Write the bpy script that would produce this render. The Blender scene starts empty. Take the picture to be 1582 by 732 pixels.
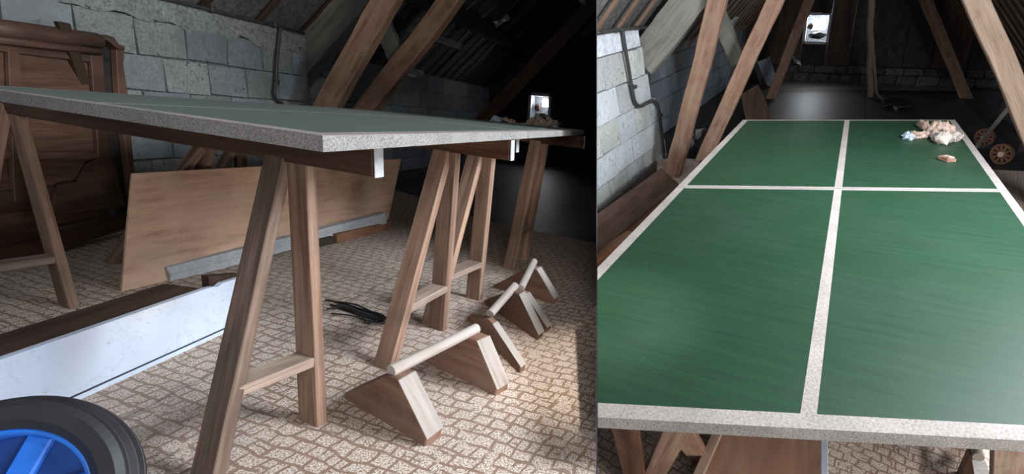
import bpy, bmesh, math, random
from mathutils import Vector as V, Matrix, noise
random.seed(7)
# ------------------------------------------------------------------ camera
F, CX, CY = 760.0, 970.0, 366.0          # focal length / principal point for a 1582x732 frame
def ray(x, y): return V(((x-CX)/F, (y-CY)/F, 1.0))      # right, down, forward
class Room:
    """one attic view: own floor plane, long axis (Y), cross axis (X), up (Z), eye height H"""
    def __init__(s, vl, vs, H, tag):
        a = ray(*vl); b = ray(*vs)
        n = b.cross(a).normalized()
        if n.y > 0: n = -n
        l = a.normalized(); X = l.cross(n)
        if X.x < 0: X = -X
        s.X, s.Y, s.Z, s.H, s.tag = X, l, n, H, tag
        b.normalize(); k = V((b@X, b@l, b@n)) if False else V((b.dot(X), b.dot(l), 0))
        s.sk = (-k if k.x < 0 else k).normalized()      # direction of the cross members
    def rl(s, x, y):
        r = ray(x, y); return V((r.dot(s.X), r.dot(s.Y), r.dot(s.Z)))
    def at(s, x, y, h=0.0):
        r = s.rl(x, y); return V((0, 0, s.H)) + r*((h-s.H)/r.z)
    def on(s, x, y, p, n):
        r = s.rl(x, y); o = V((0, 0, s.H)); return o + r*((V(p)-o).dot(V(n))/r.dot(V(n)))
    def ax(s, x, y, i, c):
        n = [0, 0, 0]; n[i] = 1; p = [0, 0, 0]; p[i] = c
        return s.on(x, y, p, n)
L = Room((1060, 198), (-1000, 0), .85, 'L')
R = Room((1328, -14), (-8850, 185), 1.69, 'R')
# world frame = left room frame (its floor is z = 0); camera stands at (0,0,.85)
def c2w(v): return V((v.dot(L.X), v.dot(L.Y), v.dot(L.Z)))
def room_matrix(r):
    cols = [c2w(r.X), c2w(r.Y), c2w(r.Z)]
    m = Matrix(((cols[0].x, cols[1].x, cols[2].x, 0), (cols[0].y, cols[1].y, cols[2].y, 0), (cols[0].z, cols[1].z, cols[2].z, 0), (0, 0, 0, 1)))
    off = V((0, 0, L.H)) - (m.to_3x3() @ V((0, 0, r.H)))
    m.translation = off
    return m
M = {'L': Matrix.Identity(4), 'R': room_matrix(R)}
sc = bpy.context.scene
C = sc.collection
cam = bpy.data.cameras.new('camera'); co = bpy.data.objects.new('camera', cam); C.objects.link(co)
rx, up, bk = c2w(V((1, 0, 0))), c2w(V((0, -1, 0))), c2w(V((0, 0, -1)))
co.matrix_world = Matrix(((rx.x, up.x, bk.x, 0), (rx.y, up.y, bk.y, 0), (rx.z, up.z, bk.z, L.H), (0, 0, 0, 1)))
cam.sensor_fit = 'HORIZONTAL'; cam.sensor_width = 36; cam.lens = F/1582*36
cam.shift_x = -(CX-791)/1582; cam.shift_y = (CY-366)/1582
cam.clip_start = .02; cam.clip_end = 60
sc.camera = co
# ------------------------------------------------------------------ world, lights, exposure
w = bpy.data.worlds.new('world'); sc.world = w; w.use_nodes = True
bg = w.node_tree.nodes['Background']; bg.inputs[0].default_value = (.72, .82, 1, 1); bg.inputs[1].default_value = .24
def cw(x, y, z): return c2w(V((x, y, z))) + V((0, 0, L.H))      # camera-frame point -> world
def area(name, p, t, size, power, col, sy=None):
    l = bpy.data.lights.new(name, 'AREA'); l.energy = power; l.color = col; l.size = size
    if sy: l.shape = 'RECTANGLE'; l.size_y = sy
    o = bpy.data.objects.new(name, l); C.objects.link(o)
    o.location = p; o.rotation_euler = (V(t)-V(p)).to_track_quat('-Z', 'Y').to_euler()
    return o
area('roof_window_light', cw(2.0, -1.1, .9), cw(-.7, .45, 1.9), .8, 125, (.86, .92, 1))
area('rear_fill_light', cw(.9, -1.0, -1.5), cw(.3, .6, 3), 1.5, 34, (1, .95, .9))  # unseen area lamp added behind the camera as general fill
def rw_(x, y, z): return M['R'] @ V((x, y, z))
area('roof_window_light_2', rw_(1.3, 2.4, 1.9), rw_(-1.6, 4.2, .4), .7, 66, (.84, .91, 1))
area('low_fill_light', rw_(2.3, -.6, 1.2), rw_(.4, 1.7, 0), .6, 85, (1, .95, .9))  # unseen lamp added to brighten the near floor below the right table
area('right_slope_fill_light', rw_(-.9, 2.6, 2.1), rw_(2.0, 7.2, 1.0), .6, 24, (.9, .95, 1))  # unseen lamp added to bring up the dark right roof slope
sp = bpy.data.lights.new('roof_pane_light', 'SPOT'); sp.energy = 330; sp.color = (1, .95, .86); sp.spot_size = math.radians(17); sp.spot_blend = .9; sp.shadow_soft_size = .06
so = bpy.data.objects.new('roof_pane_light', sp); C.objects.link(so); so.location = cw(.7, -2.0, .7)
so.rotation_euler = (L.at(905, 575) - so.location).to_track_quat('-Z', 'Y').to_euler()
sc.view_settings.view_transform = 'Standard'; sc.view_settings.look = 'None'
sc.view_settings.gamma = 1; sc.view_settings.exposure = 0; sc.view_settings.use_curve_mapping = False
# ------------------------------------------------------------------ materials
def mat(name, build, rough=.8, bump=0.0, bdist=.004, spec=.3):
    m = bpy.data.materials.new(name); m.use_nodes = True
    nt = m.node_tree; b = nt.nodes['Principled BSDF']
    b.inputs['Roughness'].default_value = rough
    b.inputs['Specular IOR Level'].default_value = spec
    N = lambda t, **k: _n(nt, t, k)
    ln = nt.links.new
    col, hgt = build(nt, N, ln)
    if col is not None: ln(col, b.inputs['Base Color'])
    if bump and hgt is not None:
        bp = N('ShaderNodeBump'); bp.inputs['Strength'].default_value = bump; bp.inputs['Distance'].default_value = bdist
        ln(hgt, bp.inputs['Height']); ln(bp.outputs[0], b.inputs['Normal'])
    return m
def _n(nt, t, k):
    n = nt.nodes.new(t)
    for a, v in k.items(): setattr(n, a, v)
    return n
def ramp(N, ln, src, stops):
    r = N('ShaderNodeValToRGB'); e = r.color_ramp.elements
    while len(e) < len(stops): e.new(.5)
    for i, (p, c) in enumerate(stops):
        e[i].position = p; e[i].color = (*c, 1) if len(c) == 3 else c
    ln(src, r.inputs[0]); return r.outputs[0]
def mix(N, ln, fac, a, b, mode='MIX'):
    m = N('ShaderNodeMix', data_type='RGBA', blend_type=mode)
    if hasattr(fac, 'links'): ln(fac, m.inputs[0])
    else: m.inputs[0].default_value = fac
    for i, v in ((6, a), (7, b)):
        if hasattr(v, 'links'): ln(v, m.inputs[i])
        else: m.inputs[i].default_value = (*v, 1)
    return m.outputs[2]
def noi(N, ln, vec, scale, detail=4, rough=.55, dist=0):
    n = N('ShaderNodeTexNoise'); n.inputs['Scale'].default_value = scale; n.inputs['Detail'].default_value = detail
    n.inputs['Roughness'].default_value = rough; n.inputs['Distortion'].default_value = dist
    if vec is not None: ln(vec, n.inputs['Vector'])
    return n.outputs[0]
def mapn(N, ln, vec, sc_, loc=(0, 0, 0), rot=(0, 0, 0)):
    m = N('ShaderNodeMapping'); m.inputs['Scale'].default_value = sc_; m.inputs['Location'].default_value = loc; m.inputs['Rotation'].default_value = rot
    ln(vec, m.inputs['Vector']); return m.outputs[0]
def objc(N): return N('ShaderNodeTexCoord').outputs['Object']
def rnd(N): return N('ShaderNodeObjectInfo').outputs['Random']
def math_(N, ln, op, a, b=None):
    m = N('ShaderNodeMath', operation=op)
    for i, v in ((0, a), (1, b)):
        if v is None: continue
        if hasattr(v, 'links'): ln(v, m.inputs[i])
        else: m.inputs[i].default_value = v
    return m.outputs[0]
def wood(name, dark, light, grain=1.0, rough=.75, bump=.35, worn=None, rs=.25):
    def b(nt, N, ln):
        uv = N('ShaderNodeUVMap').outputs[0]
        ad = N('ShaderNodeVectorMath', operation='ADD'); cb = N('ShaderNodeCombineXYZ'); r = rnd(N)
        ln(math_(N, ln, 'MULTIPLY', r, 37.), cb.inputs[0]); ln(math_(N, ln, 'MULTIPLY', r, 11.), cb.inputs[1])
        ln(uv, ad.inputs[0]); ln(cb.outputs[0], ad.inputs[1]); v = ad.outputs[0]
        fine = noi(N, ln, mapn(N, ln, v, (5, 260*grain, 1)), 1, 3, .6)
        ring = noi(N, ln, mapn(N, ln, v, (1.6, 34*grain, 1)), 1, 3, .5, .8)
        c = ramp(N, ln, ring, [(.3, dark), (.68, light)])
        f = ramp(N, ln, fine, [(.3, (.55, .5, .46)), (.62, (1, 1, 1))])
        c = mix(N, ln, .75, c, f, 'MULTIPLY')
        blot = noi(N, ln, v, 6, 5, .65)
        if worn: c = mix(N, ln, ramp(N, ln, blot, [(.42, (0, 0, 0)), (.7, (1, 1, 1))]), c, worn)
        else: c = mix(N, ln, .5, c, ramp(N, ln, blot, [(.3, (.6, .6, .6)), (.6, (1, 1, 1))]), 'MULTIPLY')
        t = ramp(N, ln, r, [(0, (1-rs,)*3), (1, (1+rs*.4,)*3)])
        c = mix(N, ln, 1, c, t, 'MULTIPLY')
        h = mix(N, ln, .5, fine, ring)
        return c, h
    return mat(name, b, rough, bump, .002)
def speck(name, base, dark, light, scale=90, rough=.85, bump=.5, bd=.003, big=3.0, rs=0.0, spots=None):
    def b(nt, N, ln):
        o = objc(N); n1 = noi(N, ln, o, scale, 3, .7); n2 = noi(N, ln, o, big, 5, .6)
        c = ramp(N, ln, n1, [(.32, dark), (.5, base), (.72, light)])
        c = mix(N, ln, .7, c, ramp(N, ln, n2, [(.3, (.68, .68, .68)), (.65, (1.05, 1.05, 1.05))]), 'MULTIPLY')
        if spots:
            n3 = noi(N, ln, o, spots[1], 6, .7); c = mix(N, ln, ramp(N, ln, n3, [(spots[2], (0, 0, 0)), (spots[2]+.06, (1, 1, 1))]), c, spots[0])
        if rs: c = mix(N, ln, 1, c, ramp(N, ln, rnd(N), [(0, (1-rs,)*3), (1, (1.08,)*3)]), 'MULTIPLY')
        return c, n1
    return mat(name, b, rough, bump, bd)
def flat(name, col, rough=.6, metal=0, emit=0, ecol=None):
    m = bpy.data.materials.new(name); m.use_nodes = True; nt = m.node_tree; b = nt.nodes['Principled BSDF']
    n = nt.nodes.new('ShaderNodeTexNoise'); n.inputs['Scale'].default_value = 14; n.inputs['Detail'].default_value = 5
    tc = nt.nodes.new('ShaderNodeTexCoord'); nt.links.new(tc.outputs['Object'], n.inputs['Vector'])
    r = nt.nodes.new('ShaderNodeValToRGB'); r.color_ramp.elements[0].color = (*[c*.75 for c in col], 1); r.color_ramp.elements[1].color = (*[min(1, c*1.2) for c in col], 1)
    r.color_ramp.elements[0].position = .35; r.color_ramp.elements[1].position = .65
    nt.links.new(n.outputs[0], r.inputs[0]); nt.links.new(r.outputs[0], b.inputs['Base Color'])
    b.inputs['Roughness'].default_value = rough; b.inputs['Metallic'].default_value = metal
    if emit: b.inputs['Emission Color'].default_value = (*(ecol or col), 1); b.inputs['Emission Strength'].default_value = emit
    return m
def block_mat(name, base, dark, light, blue):
    def b(nt, N, ln):
        o = objc(N); r = rnd(N)
        ad = N('ShaderNodeVectorMath', operation='ADD'); cb = N('ShaderNodeCombineXYZ'); ln(math_(N, ln, 'MULTIPLY', r, 53.), cb.inputs[0]); ln(o, ad.inputs[0]); ln(cb.outputs[0], ad.inputs[1]); v = ad.outputs[0]
        n1 = noi(N, ln, v, 70, 4, .7); n2 = noi(N, ln, v, 5, 5, .65); n3 = noi(N, ln, v, 26, 6, .75)
        c = ramp(N, ln, n1, [(.3, dark), (.5, base), (.75, light)])
        c = mix(N, ln, ramp(N, ln, r, [(.3, (0, 0, 0)), (.9, (.8, .8, .8))]), c, blue)
        c = mix(N, ln, .6, c, ramp(N, ln, n2, [(.3, (.66, .68, .66)), (.6, (1.05, 1.05, 1.05))]), 'MULTIPLY')
        pit = mix(N, ln, 1, ramp(N, ln, n3, [(.54, (0, 0, 0)), (.62, (1, 1, 1))]), ramp(N, ln, n2, [(.46, (0, 0, 0)), (.60, (.9, .9, .9))]), 'MULTIPLY')
        c = mix(N, ln, pit, c, (.075, .08, .075))
        c = mix(N, ln, ramp(N, ln, noi(N, ln, o, 1.6, 6, .7), [(.50, (0, 0, 0)), (.62, (.65,)*3)]), c, tuple(x*.62 for x in base))
        c = mix(N, ln, 1, c, ramp(N, ln, math_(N, ln, 'FRACT', math_(N, ln, 'MULTIPLY', r, 7.3)), [(0, (.78,)*3), (1, (1.1,)*3)]), 'MULTIPLY')
        return c, mix(N, ln, .5, n1, n3)
    return mat(name, b, .92, .6, .006, .15)
def carpet_build(dust):
    def b(nt, N, ln):
        o = objc(N)
        wob = N('ShaderNodeTexNoise'); wob.inputs['Scale'].default_value = 9; wob.inputs['Detail'].default_value = 2; ln(o, wob.inputs['Vector'])
        sub = N('ShaderNodeVectorMath', operation='SUBTRACT'); ln(wob.outputs['Color'], sub.inputs[0]); sub.inputs[1].default_value = (.5, .5, .5)
        scl = N('ShaderNodeVectorMath', operation='SCALE'); ln(sub.outputs[0], scl.inputs[0]); scl.inputs['Scale'].default_value = .045
        add = N('ShaderNodeVectorMath', operation='ADD'); ln(o, add.inputs[0]); ln(scl.outputs[0], add.inputs[1]); v = add.outputs[0]
        def brick(rot, wd, ht, mo, loc):
            t = N('ShaderNodeTexBrick'); ln(mapn(N, ln, v, (1, 1, 1), loc, (0, 0, rot)), t.inputs['Vector'])
            t.inputs['Scale'].default_value = 1; t.inputs['Brick Width'].default_value = wd; t.inputs['Row Height'].default_value = ht
            t.inputs['Mortar Size'].default_value = mo; t.inputs['Mortar Smooth'].default_value = .25
            t.inputs['Color1'].default_value = (1, 1, 1, 1); t.inputs['Color2'].default_value = (1, 1, 1, 1); t.inputs['Mortar'].default_value = (0, 0, 0, 1)
            return t.outputs['Color']
        b1 = brick(.2, .058, .040, .0045, (0, 0, 0)); b2 = brick(1.75, .105, .058, .0035, (.03, .01, 0))
        brk = ramp(N, ln, noi(N, ln, o, 24, 2, .5), [(.47, (0, 0, 0)), (.53, (1, 1, 1))])
        b2 = mix(N, ln, brk, b2, (1, 1, 1))
        brk1 = ramp(N, ln, noi(N, ln, o, 17, 2, .5), [(.60, (0, 0, 0)), (.66, (1, 1, 1))])
        pat = mix(N, ln, 1, mix(N, ln, brk1, b1, (1, 1, 1)), b2, 'MULTIPLY')
        vo = N('ShaderNodeTexVoronoi'); vo.inputs['Scale'].default_value = 130; ln(o, vo.inputs['Vector'])
        sp_ = ramp(N, ln, noi(N, ln, o, 230, 2, .6), [(.40, (.27, .17, .11)), (.50, (.58, .47, .385)), (.64, (.78, .73, .67))])
        sp_ = mix(N, ln, .25, sp_, vo.outputs['Distance'], 'SOFT_LIGHT')
        c = mix(N, ln, pat, mix(N, ln, noi(N, ln, o, 120, 2), (.19, .12, .085), (.38, .26, .19)), sp_)
        big = noi(N, ln, o, 1.7, 5, .6)
        c = mix(N, ln, ramp(N, ln, big, [(.42, (0, 0, 0)), (.75, (dust,)*3)]), c, (.42, .39, .36))
        # grey line of grit along the seam
        sx = N('ShaderNodeSeparateXYZ'); ln(v, sx.inputs[0])
        (x1, y1, _), (x2, y2, _) = L.at(150, 672), L.at(560, 455)
        ln_ = math.hypot(x2-x1, y2-y1); nx, ny = (y2-y1)/ln_, -(x2-x1)/ln_
        d = math_(N, ln, 'ADD', math_(N, ln, 'MULTIPLY', sx.outputs[0], nx), math_(N, ln, 'MULTIPLY', sx.outputs[1], ny))
        d = math_(N, ln, 'ABSOLUTE', math_(N, ln, 'SUBTRACT', d, x1*nx+y1*ny))
        if dust > .3:
            dd = math_(N, ln, 'ADD', d, math_(N, ln, 'MULTIPLY', noi(N, ln, o, 30, 4, .7), .03))
            c = mix(N, ln, ramp(N, ln, dd, [(.014, (.75,)*3), (.028, (0, 0, 0))]), c, (.16, .15, .145))
        return c, pat
    return b
MW = dict(
    trestle=wood('trestle_wood', (.20, .115, .08), (.43, .285, .205), .8, .75, .3),
    ribbed=wood('ribbed_dark_wood', (.10, .065, .048), (.30, .215, .165), .5, .8, 1.0),
    crossbar_=wood('dusty_crossbar_wood', (.26, .19, .15), (.48, .37, .30), .6, .85, .3),
    postpale=wood('pale_post_wood', (.30, .20, .14), (.52, .38, .29), .4, .85, .5, (.42, .30, .22)),
    beam_dark=wood('dark_beam_wood', (.055, .024, .014), (.15, .07, .04), .8, .7, .5),
    rafter=wood('rafter_wood', (.19, .10, .065), (.38, .235, .16), .5, .85, .5, (.30, .20, .14)),
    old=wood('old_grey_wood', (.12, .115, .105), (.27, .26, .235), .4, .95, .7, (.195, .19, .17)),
    stand=wood('stand_wood', (.24, .155, .11), (.44, .32, .24), .5, .8, .3, (.36, .30, .26)),
    plate=wood('stand_face_wood', (.15, .075, .05), (.31, .18, .125), .6, .7, .3, (.24, .16, .12)),
    pole=wood('pole_wood', (.33, .28, .245), (.52, .47, .43), .3, .75, .2, (.38, .34, .31)),
    ply=wood('plywood', (.60, .36, .24), (.78, .53, .38), .18, .55, .12, (.66, .46, .34), 0),
    brown=wood('stained_brown_wood', (.075, .04, .028), (.17, .095, .065), .35, .5, .2, None, .15),
    dkbrown=wood('dark_brown_wood', (.05, .028, .02), (.12, .07, .05), .3, .6, .2),
    box=wood('chest_brown', (.085, .05, .04), (.15, .095, .075), .2, .6, .15),
    red=wood('reddish_wood', (.24, .11, .06), (.42, .22, .13), .4, .6, .2),
    slabtop=wood('slab_back_wood', (.27, .15, .10), (.46, .29, .21), .12, .65, .1, (.36, .2, .14), 0),
    batten=wood('batten_wood', (.16, .09, .06), (.34, .21, .15), .5, .8, .3),
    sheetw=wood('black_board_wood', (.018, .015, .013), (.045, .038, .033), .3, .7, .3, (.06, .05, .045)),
)
MAT = dict(
    carpet=mat('carpet_pattern', carpet_build(.35), .95, .35, .004, .1),
    carpet2=mat('carpet_pattern_clean', carpet_build(.25), .95, .35, .004, .1),
    chip=speck('chipboard_edge', (.25, .238, .225), (.11, .095, .085), (.38, .38, .38), 300, .85, .6, .002, 8),
    line=speck('faded_white_line', (.33, .29, .265), (.22, .19, .17), (.44, .40, .37), 140, .7, .2, .001, 6),
    marble_dark=flat('groove_dark', (.03, .035, .06), .6),
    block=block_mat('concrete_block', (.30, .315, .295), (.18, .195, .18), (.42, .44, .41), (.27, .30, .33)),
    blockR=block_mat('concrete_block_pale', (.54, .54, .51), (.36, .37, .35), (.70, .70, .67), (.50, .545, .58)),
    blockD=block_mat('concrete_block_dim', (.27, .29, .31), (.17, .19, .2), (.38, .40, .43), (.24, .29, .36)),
    mortar=speck('mortar', (.16, .165, .155), (.07, .075, .07), (.27, .27, .26), 60, .95, .8, .006, 4),
    render_=speck('wall_render', (.25, .255, .235), (.13, .135, .125), (.33, .34, .32), 50, .95, .8, .006, 4, 0, ((.06, .06, .055), 9, .6)),
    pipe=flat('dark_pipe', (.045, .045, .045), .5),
    black=flat('black_rubber', (.018, .019, .022), .55),
    blue=flat('blue_rim', (.02, .15, .62), .35),
    bluedk=flat('dark_blue_rim', (.01, .05, .22), .4),
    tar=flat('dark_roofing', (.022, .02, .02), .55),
    slate=speck('roof_underside', (.15, .14, .128), (.08, .075, .07), (.22, .21, .195), 25, .8, .5, .004, 2, .3),
    foil=flat('crumpled_foil', (.5, .52, .55), .3, .7),
    rag1=speck('tan_rag', (.38, .27, .21), (.22, .14, .10), (.52, .42, .35), 40, .95, .5, .004, 12),
    rag2=speck('pale_rag', (.38, .33, .28), (.2, .165, .135), (.5, .45, .40), 40, .95, .5, .004, 12),
    ragb=speck('bluish_rag', (.36, .42, .48), (.22, .28, .36), (.65, .72, .78), 60, .95, .5, .004, 20),
    plaster=speck('window_plaster', (.60, .62, .66), (.42, .44, .48), (.75, .77, .80), 30, .9, .5, .005, 6),
    sky=flat('daylight_pane', (.9, .95, 1), .3, 0, 55, (.93, .97, 1)),
    rust=flat('rusty_wheel', (.17, .078, .042), .85),
    hub=flat('wheel_hub', (.55, .42, .33), .6),
    stone=speck('rubble_stone', (.105, .10, .095), (.04, .04, .038), (.19, .18, .17), 30, .95, .9, .01, 5, .5),
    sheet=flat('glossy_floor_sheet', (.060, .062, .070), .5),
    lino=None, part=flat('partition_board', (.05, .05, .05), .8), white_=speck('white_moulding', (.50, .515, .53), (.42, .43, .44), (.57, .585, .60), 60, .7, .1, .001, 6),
    cord=flat('black_cable', (.015, .015, .015), .5), rope=speck('hemp_rope', (.30, .22, .16), (.16, .11, .08), (.42, .33, .25), 200, .9, .5, .002, 30),
    paleboard=speck('pale_board', (.30, .33, .37), (.22, .25, .29), (.38, .41, .45), 40, .7, .2, .002, 5),
)
def marble_b(nt, N, ln):
    o = objc(N); n = noi(N, ln, o, 6.5, 7, .66, .6); n2 = noi(N, ln, o, 1.9, 4, .5); n3 = noi(N, ln, o, 11, 5, .6)
    c = ramp(N, ln, n2, [(.35, (.50, .58, .72)), (.6, (.60, .67, .78)), (.75, (.62, .62, .60))])
    v = ramp(N, ln, n, [(.490, (0, 0, 0)), (.499, (.45,)*3), (.508, (0, 0, 0))])
    c = mix(N, ln, v, c, (.32, .34, .38))
    return mix(N, ln, ramp(N, ln, n3, [(.70, (0, 0, 0)), (.78, (.7,)*3)]), c, (.36, .28, .2)), None
MAT['marble'] = mat('white_marble', marble_b, .35, 0)
def green_b(nt, N, ln):
    o = objc(N); s = noi(N, ln, mapn(N, ln, o, (3, 46, 1), (0, 0, 0), (0, 0, .25)), 1, 4, .6); big = noi(N, ln, o, 2.4, 5, .6); d = noi(N, ln, o, 300, 2)
    c = ramp(N, ln, s, [(.3, (.0095, .034, .0165)), (.7, (.0145, .049, .023))])
    c = mix(N, ln, ramp(N, ln, big, [(.45, (0, 0, 0)), (.8, (.35,)*3)]), c, (.038, .06, .046))
    return mix(N, ln, ramp(N, ln, d, [(.72, (0, 0, 0)), (.76, (.5,)*3)]), c, (.4, .45, .4)), s
MAT['green'] = mat('green_table_paint', green_b, .5, .08, .0008, .3)
MAT['green_dusty'] = mat('dusty_green_table_paint', green_b, .5, .08, .0008, .45)
_b = MAT['green_dusty'].node_tree.nodes['Principled BSDF']; _b.inputs['Sheen Weight'].default_value = .07; _b.inputs['Sheen Roughness'].default_value = .6; _b.inputs['Sheen Tint'].default_value = (.8, .85, .85, 1)
def lino_b(nt, N, ln):
    o = objc(N); sx = N('ShaderNodeSeparateXYZ'); ln(o, sx.inputs[0])
    zz = math_(N, ln, 'PINGPONG', sx.outputs[0], .09)
    y = math_(N, ln, 'ADD', sx.outputs[1], math_(N, ln, 'MULTIPLY', zz, 1.3))
    f = math_(N, ln, 'FRACT', math_(N, ln, 'MULTIPLY', y, 5.))
    c = ramp(N, ln, f, [(.0, (.10, .08, .06)), (.3, (.30, .26, .21)), (.75, (.32, .28, .23)), (.95, (.10, .08, .06))])
    return mix(N, ln, .6, c, ramp(N, ln, noi(N, ln, o, 2, 4), [(.3, (.45,)*3), (.7, (1,)*3)]), 'MULTIPLY'), None
MAT['lino'] = mat('herringbone_lino', lino_b, .45)
MAT.update(MW)
# ------------------------------------------------------------------ builders
def tagp(o, label=None, cat=None, group=None, kind=None):
    if label: o['label'] = label
    if cat: o['category'] = cat
    if group: o['group'] = group
    if kind: o['kind'] = kind
    return o
def thing(name, room, base, label, cat, group=None, kind=None):
    o = bpy.data.objects.new(name, None); C.objects.link(o); o.empty_display_size = .1
    o.matrix_world = M[room.tag] @ Matrix.Translation(V(base)); o['_b'] = tuple(base)
    o['_r'] = room.tag
    return tagp(o, label, cat, group, kind)
CLIPN = {'L': V((1, 0, .0632)), 'R': V((-1, 0, -.0632))}
def clip_bm(bm, room, base):
    n = CLIPN[room.tag]; nl = V((n.dot(room.X), n.dot(room.Y), n.dot(room.Z))).normalized()
    # the dividing wall's plane passes through the eye point
    p = V((0, 0, room.H)) - V(base) - nl*.0025
    r = bmesh.ops.bisect_plane(bm, geom=bm.verts[:]+bm.edges[:]+bm.faces[:], plane_co=p, plane_no=nl, clear_outer=True)
    ed = [e for e in r['geom_cut'] if isinstance(e, bmesh.types.BMEdge)]
    if ed:
        try: bmesh.ops.holes_fill(bm, edges=ed)
        except Exception: pass
def obj(name, room, bm, material, parent=None, base=(0, 0, 0), clip=False, uv=None, smooth=False, wobble=None):
    """bm is in room coordinates; becomes ONE mesh object"""
    if parent is not None:
        root = parent
        base = V(root['_b'])
    base = V(base)
    if wobble:
        a, s = wobble
        for v in bm.verts: v.co += noise.noise_vector(v.co*s)*a
    if uv:
        al, a2 = uv; al = V(al).normalized(); a2 = V(a2); a2 = (a2-al*a2.dot(al)).normalized(); a3 = al.cross(a2)
        lay = bm.loops.layers.uv.new('UVMap')
        for f in bm.faces:
            for lp in f.loops:
                c = lp.vert.co; lp[lay].uv = (c.dot(al), c.dot(a2)+c.dot(a3)*1.3)
    for v in bm.verts: v.co -= base
    if clip: clip_bm(bm, room, base)
    bmesh.ops.recalc_face_normals(bm, faces=bm.faces[:])
    me = bpy.data.meshes.new(name); bm.to_mesh(me); bm.free()
    me.materials.append(material)
    if smooth:
        for p in me.polygons: p.use_smooth = True
    o = bpy.data.objects.new(name, me); C.objects.link(o)
    if parent is not None:
        o.parent = parent; o['_b'] = tuple(base); o['_r'] = room.tag
    else:
        o.matrix_world = M[room.tag] @ Matrix.Translation(base); o['_b'] = tuple(base)
    return o
def struct(name, room, bm, m, clip=False, uv=None, **k):
    return tagp(obj(name, room, bm, m, None, clip=clip, uv=uv, **k), kind='structure')
def prism(bm, pts, ext):
    """polygon pts (any plane) extruded by vector ext"""
    a = [bm.verts.new(V(p)) for p in pts]; b = [bm.verts.new(V(p)+V(ext)) for p in pts]; n = len(a)
    bm.faces.new(a); bm.faces.new(b[::-1])
    for i in range(n): bm.faces.new((a[i], b[i], b[(i+1) % n], a[(i+1) % n]))
    return bm
def bev(bm, w, seg=1):
    bmesh.ops.recalc_face_normals(bm, faces=bm.faces[:])
    bmesh.ops.bevel(bm, geom=[e for e in bm.edges if len(e.link_faces) == 2 and e.calc_face_angle(0) > .5], offset=w, segments=seg, affect='EDGES', profile=.5)
    return bm
def pr(pts, ext, w=0):
    bm = prism(bmesh.new(), pts, ext)
    return bev(bm, w) if w else bm
def beam_bm(p0, p1, wd, tk, wdir, seg=1, jit=0, bevel=.003, cutz=False):
    p0, p1 = V(p0), V(p1); al = (p1-p0).normalized(); a = V(wdir); a = (a-al*a.dot(al)).normalized(); b = al.cross(a)
    bm = bmesh.new(); rings = []
    for i in range(seg+1):
        c = p0.lerp(p1, i/seg); r = []
        for su, sv in ((-1, -1), (1, -1), (1, 1), (-1, 1)):
            q = c + a*(su*wd/2) + b*(sv*tk/2)
            if cutz and i in (0, seg) and abs(al.z) > .2: q = q - al*((q.z-c.z)/al.z)
            if jit: q += (a*random.uniform(-1, 1)+b*random.uniform(-1, 1))*jit
            r.append(bm.verts.new(q))
        rings.append(r)
    for i in range(seg):
        for k in range(4): bm.faces.new((rings[i][k], rings[i][(k+1) % 4], rings[i+1][(k+1) % 4], rings[i+1][k]))
    bm.faces.new(rings[0][::-1]); bm.faces.new(rings[-1])
    if bevel: bev(bm, bevel)
    return bm, (al, a)
def beam(name, room, p0, p1, wd, tk, wdir, m, parent=None, seg=1, jit=0, bevel=.003, cutz=False, clip=False, base=None, wob=None):
    bm, uv = beam_bm(p0, p1, wd, tk, wdir, seg, jit, bevel, cutz)
    return obj(name, room, bm, m, parent, base=(V(base) if base is not None else V((0, 0, 0))), clip=clip, uv=uv, wobble=wob)
def tube_bm(pts, r, n=10, bm=None, rad=None):
    bm = bm or bmesh.new(); pts = [V(p) for p in pts]; prev = None; rings = []
    for i, p in enumerate(pts):
        t = (pts[min(i+1, len(pts)-1)]-pts[max(i-1, 0)]).normalized()
        u = (prev - t*prev.dot(t)) if prev is not None else t.orthogonal()
        u.normalize(); prev = u; v = t.cross(u); rr = rad[i] if rad else r
        rings.append([bm.verts.new(p+(u*math.cos(2*math.pi*k/n)+v*math.sin(2*math.pi*k/n))*rr) for k in range(n)])
    for a, b in zip(rings, rings[1:]):
        for k in range(n): bm.faces.new((a[k], a[(k+1) % n], b[(k+1) % n], b[k]))
    bm.faces.new(rings[0][::-1]); bm.faces.new(rings[-1])
    return bm
def smooth_path(pts, k=6):
    pts = [V(p) for p in pts]; out = []
    for i in range(len(pts)-1):
        p0, p1, p2, p3 = pts[max(i-1, 0)], pts[i], pts[i+1], pts[min(i+2, len(pts)-1)]
        for j in range(k):
            t = j/k; out.append(.5*((2*p1)+(-p0+p2)*t+(2*p0-5*p1+4*p2-p3)*t*t+(-p0+3*p1-3*p2+p3)*t**3))
    out.append(pts[-1]); return out
def grid_quad(bm, a, b, c, d, nu, nv):
    g = [[bm.verts.new(V(a).lerp(V(b), i/nu).lerp(V(d).lerp(V(c), i/nu), j/nv)) for i in range(nu+1)] for j in range(nv+1)]
    for j in range(nv):
        for i in range(nu): bm.faces.new((g[j][i], g[j][i+1], g[j+1][i+1], g[j+1][i]))
    return bm
Z = V((0, 0, 1))
X = V((1, 0, 0)); Y = V((0, 1, 0))
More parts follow.
